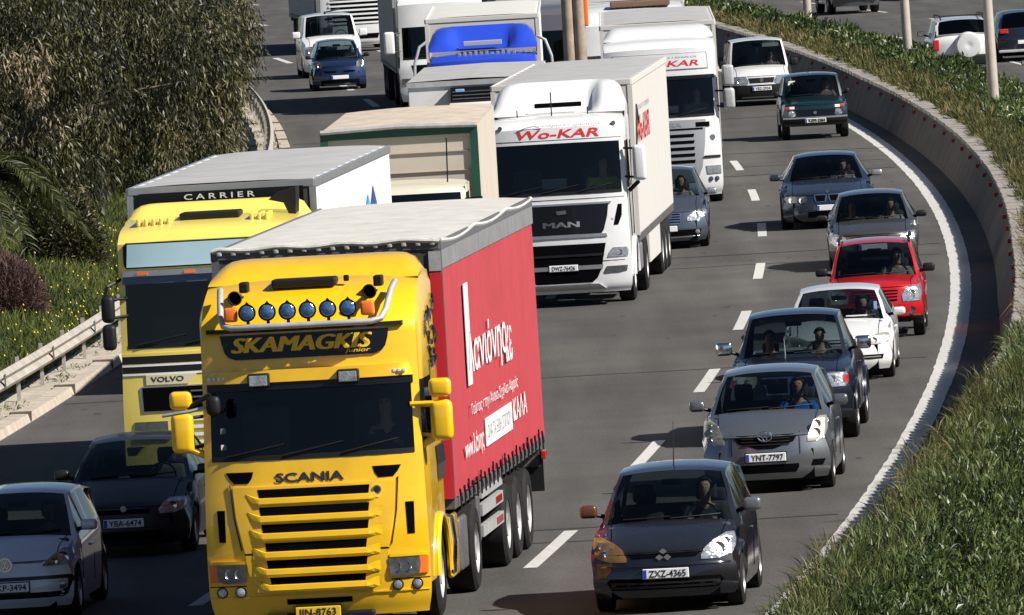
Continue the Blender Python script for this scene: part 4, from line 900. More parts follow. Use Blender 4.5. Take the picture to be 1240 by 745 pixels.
# --- silver city car bottom left
s = B(W=1.64, L=3.54, H=1.50, zf=.72, cowl=(.72, .98), yr=1.42, ye=3.2, axr=3.05, axf=.66, r=.29, zb=.16, paint=paint('pale_silver_paint', (.58, .60, .66), .1, .36), wr=.60, wc=.76, mz=1.05, mw=.2, mh=.13, bow=.2, belt=(.93, 1.05), tum=.04)
cx_, cy_ = -6.21, 136.9
root, sk, W = car('pale silver city car in the shade, cut off by the left edge', 'car', cx_, cy_, s, 'hatchback_car')
lamp2(root, sk, [(.84, .68, .78), (.78, .58, .80), (.70, .48, .80), (.645, .44, .68)], 'lensd', [(.68, .73, .07), (.58, .69, .04)])
plate(sk, [(.53, -.78, .78), (.50, -.79, .79), (.46, -.79, .79), (.30, -.72, .72), (.27, -.66, .66)], .004, M['gloss'], 'lower_grille', root)
plate(sk, [(.485, -.73, .73), (.38, -.72, .72), (.34, -.64, .64)], .012, s['paint'], 'bumper_insert', root)
plate(sk, [(.325, -.35, .35), (.305, -.35, .35)], .016, M['gloss'], 'bumper_slot', root)
plate(sk, [(.70, .10, .45), (.69, .10, .45)], .006, M['gloss'], 'nose_line', root); plate(sk, [(.70, -.45, -.10), (.69, -.45, -.10)], .006, M['gloss'], 'nose_line', root)
disc(sk, 0, .68, .085, M['chrome'], 'badge', root, .02); disc(sk, 0, .68, .072, M['alloy'], 'badge_disc', root, .026)
text('badge_letters', 'V', 0, .682, .055, M['chrome'], root, y=sk.front(0, .68) - .04, width=.06, off=.01); text('badge_letters', 'W', 0, .625, .05, M['chrome'], root, y=sk.front(0, .68) - .04, width=.10, off=.01)
for sg in (1, -1): disc(sk, sg * .66, .415, .05, M['lensd'], 'fog_lamp', root, .02, .3)
plate_no(root, 'YKP-3494', .02, .41, y=-.04)
driver_in(0, 'driver of the pale silver city car in a dark coat', cx_, cy_, s, (.03, .03, .035))
# ------------------------------------------------------------------ trucks
def cab(root, pm, W=1.24, zb=.22, z0=1.95, z1=2.75, zh=3.35, zr=3.9, D=2.2, sl=.05, bow=.13, ws_f=.93, glass='tglass', roofpts=None, wind_lean=.10, sidegl=True, hl=.06):
    y1 = .03 + sl; y2 = y1 + wind_lean; y3 = y2 + hl
    rp = roofpts or [(y3 + .30, zh + (zr - zh) * .55, W * .95, .04, bow * .8), (1.2, zr - .04, W * .94, .05, .02), (D, zr, W * .94, .05, 0)]
    sk = Skin([('fascia', 24, [(.10, zb, W * .95, 0, bow), (.02, .45, W * .99, 0, bow), (.0, 1.1, W * .99, 0, bow), (y1, z0, W * .975, .02, bow)]),
               ('wind', 10, [((y1 + y2) / 2, (z0 + z1) / 2, W * .97, .02, bow), (y2, z1, W * .965, .01, bow)]),
               ('header', 8, [(y3, zh, W * .96, .03, bow)]),
               ('roof', 14, rp), ('tail', 6, [(D + .02, zr - .4, W * .97, 0, 0), (D + .02, z0, W * .98, 0, 0), (D + .02, .95, W * .97, 0, 0)])], 3.2)
    sk.k1 = 'roof'
    def rows(y, Ex, Ez):
        t = min(1, max(0, (y - .3) / .5)); ww = W
        return [(Ex, Ez), (W * .985, max(z1 + .25, Ez - .12) if Ez > z1 + .3 else z1 + .1), (W * .985, z1 - .02), (W * .995, z0 + .05), (W, z0 - .25), (W, 1.5), (W, 1.15), (W - .01, .48)]
    body = shell(sk, root, pm, rows, (.42, 1.35) if sidegl else (9, 9), [], 2, arches=[(1.42, .52, .60)], nc=56, ws_f=ws_f, name='cab', glass=glass, sideglass='dglass')
    MB().box(-W + .3, W - .3, .2, D - .05, .35, 1.3).box(-W + .08, W - .08, D - .2, D - .02, .9, z1).build('cab_floor', M['void'], root)
    MB().rbox(-W + .12, W - .12, .22, .60, z0 - .5, z0 - .06, .05).build('dashboard', M['dash'], root)
    se = MB()
    for sx in (1, -1): se.rbox(sx * .62 - .27, sx * .62 + .27, 1.15, 1.3, 1.5, 2.45, .07).rbox(sx * .62 - .26, sx * .62 + .26, .75, 1.3, 1.35, 1.6, .06)
    se.build('seats', M['seat'], root, True)
    P = []; cx, cy, cz = .62, .68, z0 + .02
    for k in range(21): t = 2 * math.pi * k / 20; P.append((cx + .22 * math.cos(t), cy + .13 * math.sin(t), cz + .12 * math.sin(t)))
    MB().tube(P, .017, 6, False).build('steering_wheel', M['black'], root, True)
    for x0, x1 in ((-.95, -.30), (-.30, .35), (.35, .95)):
        P = [(x0 + (x1 - x0) * k / 6, sk.front(x0 + (x1 - x0) * k / 6, z0 + .03 + .02 * k) - .02, z0 + .03 + .02 * k) for k in range(7)]
        MB().tube(P, .012, 5).build('wiper', M['black'], root)
    for sx in (1, -1): wheel(root, sx * (W - .17), 1.42, .50, .30, .60, sx, 8, 'steel')
    plate(sk, [(z0 + .035, -W * .9, W * .9), (z0 - .02, -W * .9, W * .9)], .006, M['black'], 'windscreen_seal', root, 16)
    return sk, body
def reg(sk, root, z, x, m, name, d=.01, **k): return plate(sk, [(z[0], x[0], x[1]), (z[1], x[0], x[1])], d, m, name, root, 12, **k)
def tmirror(root, x, y, z0, z1, m, side, w=.26, arm=None, small=None, shape=None):
    a, b = sorted((x, x + side * w)); o = MB().rbox(a, b, y, y + .16, z0, z1, .07, 4).build('mirror', m, root, True)
    MB().tube([(x - side * .16, y + .16, z1 - .05), (x + side * .05, y + .08, z1 - .06)], .022, 6).tube([(x - side * .16, y + .16, z0 + .08), (x + side * .05, y + .08, z0 + .06)], .022, 6).build('mirror_arm', arm or M['black'], o, True)
    MB().box(a + .025, b - .025, y + .155, y + .165, z0 + .03, z1 - .03).build('mirror_glass', M['chrome'], o)
    if small:
        s_ = MB().rbox(a, b, y, y + .15, small[0], small[1], .06, 4).build('mirror', m, root, True)
    return o
def trailer(root, y0, L, W, zt, zb, side, roof, front=None, edge=None, curtain=False, axles=3, name='trailer_body', side_m=None, slope=0.):
    h = W / 2
    b = MB()
    if curtain:
        # curtain sides with shallow vertical folds
        n = 140; V = []; F = []; sags = []
        for sx in (1, -1):
            base = len(b.V); rowsz = [zb, zb + .05, zb + .25, (zb + zt) / 2, zt - .42, zt - .30]
            V = []; F = []
            for i in range(n + 1):
                y = y0 + .08 + (L - .16) * i / n
                for k, z in enumerate(rowsz):
                    am = (.012, .012, .010, .006, .004, .0)[k]; wv = math.sin(i * 2 * math.pi / 7.3) * am + math.sin(i * .41) * am * .6
                    V.append((sx * (h + .004 + wv), y, z + (.015 * math.sin(i * .9) if k == 0 else 0)))
            nr = len(rowsz)
            for i in range(n):
                for k in range(nr - 1):
                    q = (i * nr + k, (i + 1) * nr + k, (i + 1) * nr + k + 1, i * nr + k + 1); F.append(q if sx > 0 else q[::-1])
            mesh('side_curtain', V, F, side, root, True)
        b.box(-h + .03, h - .03, y0 + .02, y0 + L, zb - .02, zt - .06)
        b.build(name, M['dirtym'], root)
    else:
        b.rbox(-h, h, y0, y0 + L, zb, zt - .03, .03, 2).build(name, side, root)
    # roof: a thin, slightly uneven sheet
    V = []; F = []; ny = 40; nx = 8
    for i in range(ny + 1):
        for j in range(nx + 1):
            f = j / nx * 2 - 1; z = zt + .0 - .035 * abs(f) ** 4 - (.028 * math.sin(math.pi * ((i * 7 / ny) % 1)) * (1 - f * f) if curtain else .004 * math.sin(i * 1.7))
            V.append((f * (h + .01), y0 + L * i / ny, z))
    for i in range(ny):
        for j in range(nx): F.append((i * (nx + 1) + j, i * (nx + 1) + j + 1, (i + 1) * (nx + 1) + j + 1, (i + 1) * (nx + 1) + j))
    mesh('trailer_roof', V, F, roof, root, True)
    em = edge or M['alloy']; e = MB()
    for sx in (1, -1): a_, b_ = sorted((sx * (h - .02), sx * (h + .022))); e.rbox(a_, b_, y0 - .01, y0 + L + .01, zt - .13, zt - .02, .01, 2)
    e.rbox(-h, h, y0 - .025, y0 + .02, zt - .12, zt - .015, .01, 2)
    for sx in (1, -1): a_, b_ = sorted((sx * (h - .07), sx * (h + .015))); e.box(a_, b_, y0 - .02, y0 + .05, zb, zt - .12)
    e.build('trailer_edge', em, root)
    if front: MB().box(-h + .07, h - .07, y0 - .008, y0 + .02, zb, zt - .12).build('front_board', front, root)
    ch = MB().box(-.5, .5, max(2.3, y0 - 1.), y0 + L - .1, .75, zb - .03); ch.box(-h + .06, h - .06, y0 + L - .12, y0 + L - .02, .85, zb)
    ch.box(-h, h, y0 + .02, y0 + L, zb - .12, zb - .005)
    ch.build('chassis', M['dirtym'], root)
    # drive axle of the tractor and the trailer's own axles
    def ax(y, r=.5, w_=.34, nm='wheel'):
        for sx in (1, -1): wheel(root, sx * (h - w_ / 2 - .01), y, r, w_, .6, sx, 8, 'steel', nm)
    ax(5.0 if L > 9 else 2.3 + L * .72)
    if L > 9:
        for k in range(axles): ax(y0 + L - 2.2 - 1.31 * k, .49, .36)
    rl = MB()
    for sx in (1, -1): a_, b_ = sorted((sx * (h - .35), sx * (h - .05))); rl.box(a_, b_, y0 + L - .03, y0 + L + .0, .92, 1.04)
    rl.build('tail_lamp', M['red'], root)
def truck(label, X, Y, sc=1., yaw=0., group=None, name='articulated_truck', cat='truck'):
    a = math.atan(dC(Y)) + yaw
    root = empty(name, (X, Y, 0), -a, sc); tag(root, label, cat, group); root['_a'] = a; del root['_a']
    return root, a
def truck_driver(label, X, Y, a, sc, col, z0=1.95, hair='hair', pose='drive', k=1.12, lx=.76, ly=.80):
    x = X + sc * (lx * math.cos(a) + ly * math.sin(a)); y = Y + sc * (-lx * math.sin(a) + ly * math.cos(a))
    return person(label, (x, y, (z0 - .34) * sc), -a, jacket(col), M[hair], pose, k)
def plain_front(root, sk, hw=.85):
    plate(sk, [(1.55, -hw, hw), (1.05, -hw * .95, hw * .95)], .01, M['void'], 'radiator_grille', root, 10)
    for z in (1.15, 1.28, 1.41): plate(sk, [(z + .02, -hw * .94, hw * .94), (z - .02, -hw * .94, hw * .94)], .02, M['black'], 'grille_bar', root, 10)
    plate(sk, [(.50, -hw, hw), (.34, -hw, hw)], .008, M['black'], 'bumper_slot', root, 10)
    for sg in (1, -1): rr_ = [(.86, .66, .98), (.68, .66, .98)]; plate(sk, [(z, min(sg * p, sg * q), max(sg * p, sg * q)) for z, p, q in rr_], .012, M['lens'], 'headlamp', root)
SIDE_GUARD = mat('side_guard_grey', (.42, .42, .41), .5, .3, var=.25, vscale=5)
tarp = mat('roof_tarp', (.52, .50, .46), .75, var=.18, vscale=2.2, bump=.35, bscale=5.)
roofw = mat('white_roof_dusty', (.36, .355, .345), .7, var=.16, vscale=1.8, bump=.15, bscale=4.)
wside = mat('white_side_panel', (.57, .545, .505), .5, var=.05, vscale=1.5)
# ================================================================== the bright yellow truck in front
XS, YS, SS = -2.41, 132.5, 1.05
yel = paint('yellow_cab_paint', (.86, .495, .006), 0., .28, 1., .10)
root, a = truck('bright yellow articulated truck with red curtain trailer and a row of six round roof lamps', XS, YS, SS)
W = 1.24
sk, body = cab(root, yel, W, .16, 1.93, 2.72, 3.34, 3.88, 2.15, sl=.05, bow=.16, ws_f=.93, glass='tglass')
# header: seams, black sun visor strip, lamps in it
reg(sk, root, (2.68, 2.76), (-1.14, 1.14), M['gloss'], 'sun_visor', .05)
plate(sk, [(2.90, -1.10, 1.10), (2.765, -1.14, 1.14)], .07, yel, 'visor_panel', root, 20)
for x0, x1 in ((-.66, -.42), (.33, .57)):
    o = MB().rbox(x0, x1, -.10 + .12, .12 + .12, 2.72, 2.87, .02).build('driving_lamp', M['black'], root); 
    MB().rbox(x0 + .02, x1 - .02, .003, .03, 2.735, 2.85, .01).build('lamp_glass', M['lens'], o)
for cx in (-1.02, .98):
    led = MB()
    for k in range(4): led.box(cx - .10 + k * .055, cx - .07 + k * .055, sk.front(cx, 2.82) - .092, sk.front(cx, 2.82) - .05, 2.81, 2.84)
    led.build('marker_lamp', M['white'], root)
# black name board
plate(sk, [(3.29, -.97, .90), (3.20, -.95, .89), (3.10, -.92, .86), (3.05, -.88, .82), (3.02, -.80, .74)], .02, M['gloss'], 'name_board', root, 20)
nb = text('board_letters', 'SKAMAGKIS', -.06, 3.095, .165, mat('sign_yellow', (.85, .50, .02), .5), root, sk=sk, d=.026, width=1.54, shear=.25, off=.016)
text('board_letters', 'junior', .56, 3.035, .055, mat('sign_yellow_small', (.85, .50, .02), .5), root, sk=sk, d=.03, width=.28, shear=.25, off=.01)
plate(sk, [(3.36, -1.12, 1.06), (3.315, -1.12, 1.06)], .05, M['black'], 'ledge', root, 20)
# lamp bar
fy = lambda x: -.02 + .10 * abs(x / 1.) ** 3
P = [(-.97, .62, 3.78), (-.95, .40, 3.70), (-.93, .16, 3.50), (-.89, fy(.9), 3.41), (-.80, fy(.8), 3.385)] + [(x, fy(x), 3.385) for x in np.linspace(-.7, .65, 10)] + [(.75, fy(.8), 3.385), (.85, fy(.9), 3.41), (.90, .16, 3.50), (.94, .40, 3.70), (.97, .62, 3.78)]
MB().tube(P, .036, 10).build('lamp_bar', M['steel'], root, True)
for k in range(6):
    x = -.614 + .223 * k; y = .03
    o = MB().lathe([(.0, .085), (-.03, .098), (-.05, .098), (.0, .09)], x, y, 3.545, 'y', 24).lathe([(.12, .001), (.11, .05), (.03, .09), (0, .085)], x, y, 3.545, 'y', 24).tube([(x, y + .02, 3.45), (x, y + .02, 3.39)], .02, 6).build('roof_lamp', M['black'], root, True)
    MB().lathe([(-.03, .09), (-.05, .075), (-.066, .04), (-.07, .001)], x, y, 3.545, 'y', 24).build('lamp_glass', M['spot'], o, True)
    MB().prism([(x - .03, 3.632), (x + .03, 3.632), (x, 3.668)], y - .02, y).build('lamp_peak', M['black'], o)
for x in (-.80, .71): MB().rbox(x - .075, x + .075, .0, .12, 3.45, 3.61, .03).build('beacon', M['orange'], root, True)
for x in (-.77, .72):
    o = MB().lathe([(.45, .03), (.2, .035), (.05, .06), (.0, .082), (-.01, .07), (.1, .04), (.12, .001)], x, .25, 3.70, 'y', 18).build('horn', M['black'], root, True)
    MB().rbox(x + .02, x + .12, .5, .7, 3.74, 3.86, .02).build('horn_bracket', M['black'], root)
MB().rbox(-.42, .30, .75, 1.05, 3.76, 3.86, .03).build('roof_hatch', M['black'], root)
for x, h_ in ((.38, .07),): MB().rbox(x, x + .06, .8, .86, 3.80, 3.80 + h_, .015).build('roof_aerial', M['black'], root)
# roof air deflector
def deflector(root, m, W, y0, y1, z0, z1, n=24, horns=0., slot=None, nm='roof_deflector', pw=6, side_in=.0):
    V = []; F = []; T = 12
    for t in range(T + 1):
        q = t / T
        for j in range(n + 1):
            f = j / n * 2 - 1; a_ = abs(f)
            k = min(1, max(0, (a_ - .45) / .18)); k = k * k * (3 - 2 * k) if horns else 1.
            zz = z0 + (z1 - z0) * (math.sin(q * math.pi / 2) * k + (1 - k) * (max(0, q - horns) / max(1e-6, (1 - horns))) ** .9) - (z1 - z0) * .9 * q * a_ ** 14
            V.append((f * W * (1 - side_in * q), y0 + (y1 - y0) * q, zz))
    for t in range(T):
        for j in range(n): F.append((t * (n + 1) + j, t * (n + 1) + j + 1, (t + 1) * (n + 1) + j + 1, (t + 1) * (n + 1) + j))
    b = len(V)
    for f in (-1, 1): V += [(f * W * .99, y0, z0 - .15), (f * W * .99, y1, z0 - .25)]
    for sx, j in ((0, 0), (1, n)):
        for t in range(T):
            pass
        idx = [t * (n + 1) + j for t in range(T + 1)]; F.append(tuple(idx + [b + 2 * sx + 1, b + 2 * sx]))
    o = mesh(nm, V, F, m, root, True)
    bm = bmesh.new(); bm.from_mesh(o.data); bmesh.ops.recalc_face_normals(bm, faces=bm.faces[:]); bm.to_mesh(o.data); bm.free(); o.data.set_sharp_from_angle(angle=R(50))
    if slot: MB().rbox(slot[0], slot[1], y0 + .05, y0 + .25, slot[2], slot[3], .01).build('deflector_slot', M['void'], root)
    return o
deflector(root, yel, 1.17, 1.15, 2.0, 3.80, 4.05)
# windscreen contents
for x_, z_ in ((-.98, 2.22), (-.98, 2.04)): MB().box(x_ - .03, x_ + .03, sk.front(x_, z_) + .008, sk.front(x_, z_) + .012, z_, z_ + .06).build('window_sticker', M['paper'], root)
# lower front
sc_l = text('maker_letters', 'SCANIA', -.035, 1.66, .105, M['textblack'], root, sk=sk, d=.008, width=.76, off=.03)
for a_, b_ in ((-1.0, -.70), (.68, .98)):
    o_ = 1 if a_ > 0 else -1
    r_ = [(1.79, .66, .97), (1.72, .68, .93), (1.665, .72, .88)]
    plate(sk, [(z, min(o_ * p, o_ * q), max(o_ * p, o_ * q)) for z, p, q in r_], .004, M['void'], 'air_inlet', root)
gp_rows = [(1.625, -.90, .90), (1.30, -.875, .875), (.93, -.80, .80), (.90, -.79, .79)]
plate(sk, gp_rows, .018, yel, 'radiator_grille', root, 20)
plate(sk, [(.875, -.79, .79), (.70, -.77, .77), (.52, -.70, .70), (.47, -.62, .62)], .018, yel, 'lower_grille', root, 20)
plate(sk, [(.895, -.80, .80), (.88, -.80, .80)], .001, M['void'], 'panel_gap', root, 20)
for z, hw in ((1.545, .62), (1.35, .61), (1.16, .595), (.955, .565), (.765, .56), (.59, .535)):
    plate(sk, [(z + .050, -hw, hw), (z - .046, -hw + .015, hw - .015)], .021, M['void'], 'grille_slot', root, 16)
    # louvre blade: a lip below each slot that catches the light, ends swept up and out
    V = []; F = []
    xs = np.linspace(-1, 1, 21)
    for f in xs:
        x = f * (hw + .14); e = max(0, (abs(f) - .80) / .20); y = sk.front(x, z) - .022
        V += [(x, y - .002, z - .044 + .05 * e), (x, y - .026 * (1 - e), z - .052 + .05 * e), (x, y - .034 * (1 - e), z - .105 + .03 * e), (x, y - .002, z - .138 + .02 * e)]
    for i in range(20):
        for k in range(3): F.append((i * 4 + k, i * 4 + k + 1, (i + 1) * 4 + k + 1, (i + 1) * 4 + k))
    mesh('grille_blade', V, F, yel, root, False)
disc(sk, .70, 1.535, .05, M['chrome'], 'badge', root, .035); disc(sk, .70, 1.535, .036, M['textblack'], 'badge_disc', root, .04)
for sg in (1, -1):
    x_ = sg * 1.045; o = plate(sk, [(1.38, min(x_ - .045, x_ + .045), x_ + .045), (1.03, x_ - .035, x_ + .04)], .006, M['void'], 'corner_inlet', root)
    P = [(sg * .93, sk.front(.93, 1.66) - .01, 1.66), (sg * .90, sk.front(.9, 1.3) - .008, 1.3), (sg * .83, sk.front(.83, .93) - .008, .93)]
    MB().tube(P, .007, 5).build('panel_gap', M['black'], root)
    lamp = [(.77, .78, 1.12), (.70, .79, 1.13), (.60, .80, 1.11), (.575, .82, 1.05)]
    o = plate(sk, [(z, min(sg * p, sg * q), max(sg * p, sg * q)) for z, p, q in lamp], .03, M['lensd'], 'headlamp', root)[0]
    for bx in (.87, .98): disc(sk, sg * bx, .675, .055, M['chrome'], 'lamp_bulb', o, .034, -.6)
    plate(sk, [(.78, min(sg * 1.12, sg * 1.215), max(sg * 1.12, sg * 1.215)), (.59, min(sg * 1.10, sg * 1.205), max(sg * 1.10, sg * 1.205))], .028, M['orange'], 'indicator_lamp', root)
    for bx in (.87, 1.08):
        disc(sk, sg * bx, .475, .062, M['black'], 'lamp_ring', root, .02); disc(sk, sg * bx, .475, .048, M['lens'], 'fog_lamp', root, .026, .4)
    plate(sk, [(.82, min(sg * .80, sg * 1.2), max(sg * .80, sg * 1.2)), (.785, min(sg * .80, sg * 1.2), max(sg * .80, sg * 1.2))], .03, yel, 'lamp_brow', root)
plate(sk, [(.545, -1.22, -.80), (.535, -1.22, -.80)], .004, M['void'], 'panel_gap', root); plate(sk, [(.545, .80, 1.22), (.535, .80, 1.22)], .004, M['void'], 'panel_gap', root)
plate(sk, [(.42, -1.21, 1.21), (.405, -1.21, 1.21)], .012, yel, 'bumper_lip', root, 20)
plate(sk, [(.375, -.36, .36), (.315, -.36, .36)], .01, M['void'], 'step_slot', root)
plate_no(root, 'IIN-8763', -.02, .225, .50, .12, y=-.03, m=mat('yellow_plate', (.80, .50, .03), .5), eu=False)
MB().rbox(-.6, .6, .0, .3, .10, .22, .03).build('bumper_base', M['black'], root)
# mirrors on long arms
ya = M['black']
for sg in (1, -1):
    x_ = sg * 1.31
    tmirror(root, x_, .20, 2.02, 2.47, yel, sg, .25, arm=yel if sg > 0 else ya, small=(2.50, 2.71))
    MB().tube([(sg * 1.10, .22, 2.66 if sg < 0 else 2.44), (sg * 1.36, .24, 2.52 if sg < 0 else 2.44)], .028, 8).build('mirror_arm', yel if sg > 0 else ya, root, True)
    MB().tube([(sg * 1.14, .35, 1.95), (sg * 1.35, .3, 2.06)], .04, 8).build('mirror_arm', yel, root, True)
MB().tube([(-1.05, .0, 2.55), (-1.30, -.05, 2.50), (-1.62, .05, 2.46)], .02, 8).build('mirror_arm', M['steel'], root, True)
MB().rbox(-1.12, -.96, -.12, .0, 2.44, 2.66, .06).build('front_mirror', M['black'], root, True)
# flank: door lines, decoration in thin black strokes, step, arch lip, side fairing
dec = MB()
rr = random.Random(3)
for k in range(26):
    y = rr.uniform(1.1, 2.05); z = rr.uniform(2.75, 3.45); l = rr.uniform(.10, .26); an = rr.uniform(.8, 2.4)
    pts = [(1.232 + .006, y + l * t * math.cos(an + t * 1.4), z + l * t * math.sin(an + t * 1.4)) for t in np.linspace(0, 1, 6)]
    dec.tube(pts, [.012, .018, .016, .012, .007, .002], 4)
for k in range(5):
    dec.tube([(1.238, .80 + .02 * k, 3.13 + .035 * k), (1.24, .95, 3.20 + .03 * k), (1.24, 1.12, 3.12 + .045 * k)], [.002, .009, .003], 4)
for k in range(5):
    y = 1.3 + .15 * k; dec.tube([(1.250, y, 1.9), (1.252, y + .06, 1.7), (1.252, y + .02, 1.5)], [.02, .03, .004], 4)
dec.build('black_flourish', M['textblack'], root)
for sg in (1, -1):
    P = [(sg * (W + .01), 1.42 + .64 * math.cos(t), .50 + .64 * math.sin(t)) for t in np.linspace(-.05, math.pi, 18)]
    MB().tube(P, .035, 8).build('wheel_arch_flare', yel, root, True)
    a_, b_ = sorted((sg * (W - .06), sg * (W + .02)))
    MB().rbox(a_, b_, 2.35, 3.05, .35, 1.05, .04).build('side_fairing', yel, root, True)
    q = MB()
    for k in range(4): q.tube([(sg * (W + .03), 2.16 + .07 * k, .42), (sg * (W + .05), 2.16 + .07 * k, .75), (sg * (W + .02), 2.2 + .07 * k, 1.04), (sg * (W - .1), 2.2 + .07 * k, 1.08)], .022, 8)
    q.build('chrome_pipe', M['chrome'], root, True)
    MB().rbox(a_, b_, 3.3, 4.1, .35, .95, .06).build('fuel_tank', M['dirtym'], root, True)
# trailer
redc = mat('red_curtain', (.43, .045, .055), .5, var=.13, vscale=1.2, bump=.12, bscale=3.)
TL = 11.0; ty = 2.62; zt = 4.14
trailer(root, ty, TL, 2.56, zt, 1.22, redc, tarp, front=mat('dark_front_board', (.05, .05, .05), .6), edge=mat('tarp_edge', (.10, .10, .105), .6), curtain=True)
# grey valance above the curtain and the pale clipped edge of the tarp
h = 1.28
MB().box(h + .004, h + .018, ty + .0, ty + TL, zt - .34, zt - .10).build('valance', mat('grey_valance', (.20, .20, .20), .6, var=.2), root)
e = MB()
for k in range(16): x = -1.2 + 2.4 * k / 15; e.rbox(x - .03, x + .03, ty - .05, ty + .05, zt - .07, zt + .01, .012, 2)
P = [(-1.28, ty - .02, zt - .02)] + [(x, ty - .03, zt - .01 + .012 * math.sin(x * 9)) for x in np.linspace(-1.2, 1.2, 20)] + [(1.28, ty - .02, zt - .03)]
e.tube(P, .03, 8); P = [(1.285, ty + t * TL, zt - .02 - .05 * abs(math.sin(t * 9.))) for t in np.linspace(0, 1, 40)]; e.tube(P, .028, 6)
e.build('tarp_hem', mat('tarp_hem', (.50, .49, .45), .8, var=.3, vscale=6), root, True)
MB().box(1.15, 1.29, ty - .025, ty + .03, 1.22, zt - .38).build('corner_post', mat('red_post', (.55, .02, .03), .45), root)
MB().box(1.15, 1.286, ty - .03, ty + .034, zt - .36, zt - .14).build('corner_cap', M['steel'], root)
st = MB()
for k in range(22):
    st = MB(); y = ty + .45 + (TL - .9) * k / 21; st.box(h + .022, h + .04, y - .014, y + .014, 1.08, 1.27 + .08 * ((k * 7) % 3) / 2); st.tube([(h + .03, y - .06, 1.30), (h + .035, y + .04, 1.16)], .013, 5); st.build('curtain_strap', M['black'], root)
whl = mat('curtain_white', (.72, .70, .68), .7, var=.08)
tx = h + .034
text('curtain_letters', 'Λανιόνης', ty + 4.4, 2.36, .62, whl, root, x=tx, side='right', width=4.6, off=.012)
MB().box(tx - .01, tx, ty + 2.05, ty + 2.5, 2.36, 3.52).build('tall_letter_stroke', whl, root)
text('curtain_letters', 'κε', ty + 7.0, 2.36, .42, whl, root, x=tx, side='right', width=.8, off=.012)
text('curtain_letters', 'Γεύσεις στην Άνοια-Σχέδια-Αφρός', ty + 5.0, 1.98, .17, whl, root, x=tx, side='right', width=5.6)
MB().box(tx - .012, tx - .002, ty + 3.7, ty + 6.9, 1.56, 1.88).build('curtain_panel', whl, root)
text('curtain_letters', 'ΟΛΑ ΤΑ ΕΙΔΗ ΣΠΙΤΙΟΥ', ty + 5.3, 1.64, .16, mat('panel_grey', (.30, .30, .28), .7), root, x=tx + .003, side='right', width=2.8)
text('curtain_letters', 'www.λάνης', ty + 2.3, 1.52, .30, whl, root, x=tx, side='right', width=2.2, off=.01)
text('curtain_letters', 'ΚΑΛΑ', ty + 7.9, 1.64, .26, whl, root, x=tx, side='right', width=1.7, off=.01)
for z in (.62, .86, 1.06): MB().box(1.20, 1.26, 5.9, 8.4, z - .07, z + .06).build('side_guard', SIDE_GUARD, root)
MB().box(1.262, 1.27, 7.5, 8.2, .58, .66).box(1.262, 1.27, 7.5, 8.2, .82, .90).build('guard_reflector', M['red'], root)
MB().rbox(.8, 1.24, 5.6, 5.85, .5, 1.05, .03).build('tool_box', M['dirtym'], root)
MB().box(.9, 1.26, ty + TL - .08, ty + TL - .02, .55, 1.05).build('mud_flap', M['black'], root)
pr = MB().rbox(1.26, 1.32, ty + TL - .3, ty + TL - .1, .95, 1.05, .01).build('marker_lamp', M['red'], root)
truck_driver('truck driver with raised forearm behind the windscreen of the bright yellow truck', XS, YS, a, SS, (.02, .02, .025), 1.98, pose='wave')
# ================================================================== white truck in the middle lane
def wokar(root, sk, cx, z, w_, h_, y):
    t = text('haulier_letters', 'Wo-KAR', cx, z, h_, mat('haulier_red', (.60, .02, .03), .4), root, sk=sk, d=y, width=w_, shear=.2, off=.02)
    text('haulier_letters', 'transport i spedycja', cx + w_ * .12, z + h_ * 1.25, h_ * .38, mat('haulier_grey', (.35, .35, .36), .5), root, sk=sk, d=y, width=w_ * .78, shear=.2)
    P = [(p, sk.front(p, q) - .01, q) for p, q in ((cx - w_ * .5, z + h_ * 1.0), (cx - w_ * .38, z + h_ * 1.35), (cx - w_ * .28, z + h_ * 1.5), (cx - w_ * .2, z + h_ * 1.2))]
    MB().tube(P, .008, 5).build('haulier_swoosh', mat('haulier_grey', (.35, .35, .36), .5), root)
wp = paint('white_cab_paint', (.70, .70, .69), 0., .35, .7, .07)
XM, YM = .965, 206.3
root, a = truck('white articulated truck with red haulier lettering over the windscreen and black three-bar front', XM, YM, yaw=.022)
sk, body = cab(root, wp, 1.23, .24, 2.03, 2.94, 3.22, 3.50, 2.2, sl=.04, bow=.15, hl=.05)
wokar(root, sk, .02, 3.035, 1.48, .155, .006)
for sg in (1, -1): disc(sk, sg * 1.02, 3.25, .04, M['lensd'], 'marker_lamp', root, .01)
deflector(root, wp, 1.20, .95, 2.1, 3.44, 4.0, horns=.35, slot=(-.42, .42, 3.56, 3.64))
for x in (-.72, -.1, .55): MB().tube([(x, .7, 3.42), (x, .72, 3.55 if x != -.1 else 3.85)], .012, 5).build('roof_aerial', M['black'], root)
plate(sk, [(1.82, -.86, .86), (1.60, -.83, .83), (1.36, -.76, .76), (1.30, -.72, .72)], .012, M['gloss'], 'upper_grille', root, 20)
plate(sk, [(1.86, -.92, .92), (1.825, -.90, .90)], .02, M['alloy'], 'grille_trim', root, 20); plate(sk, [(1.295, -.80, .80), (1.24, -.82, .82)], .02, M['alloy'], 'grille_trim', root, 20)
text('maker_letters', 'MAN', 0., 1.43, .10, M['chrome'], root, sk=sk, d=.02, width=.64, off=.012)
MB().prism([(-.09, 1.72), (.09, 1.74), (.10, 1.67), (-.06, 1.66)], sk.front(0, 1.7) - .03, sk.front(0, 1.7) - .01).build('badge', M['chrome'], root)
plate(sk, [(1.12, -.78, .78), (.85, -.72, .72), (.72, -.70, .70)], .006, M['void'], 'lower_grille', root, 20); plate(sk, [(.66, -.68, .68), (.50, -.60, .60), (.42, -.50, .50)], .006, M['void'], 'lower_grille', root, 20)
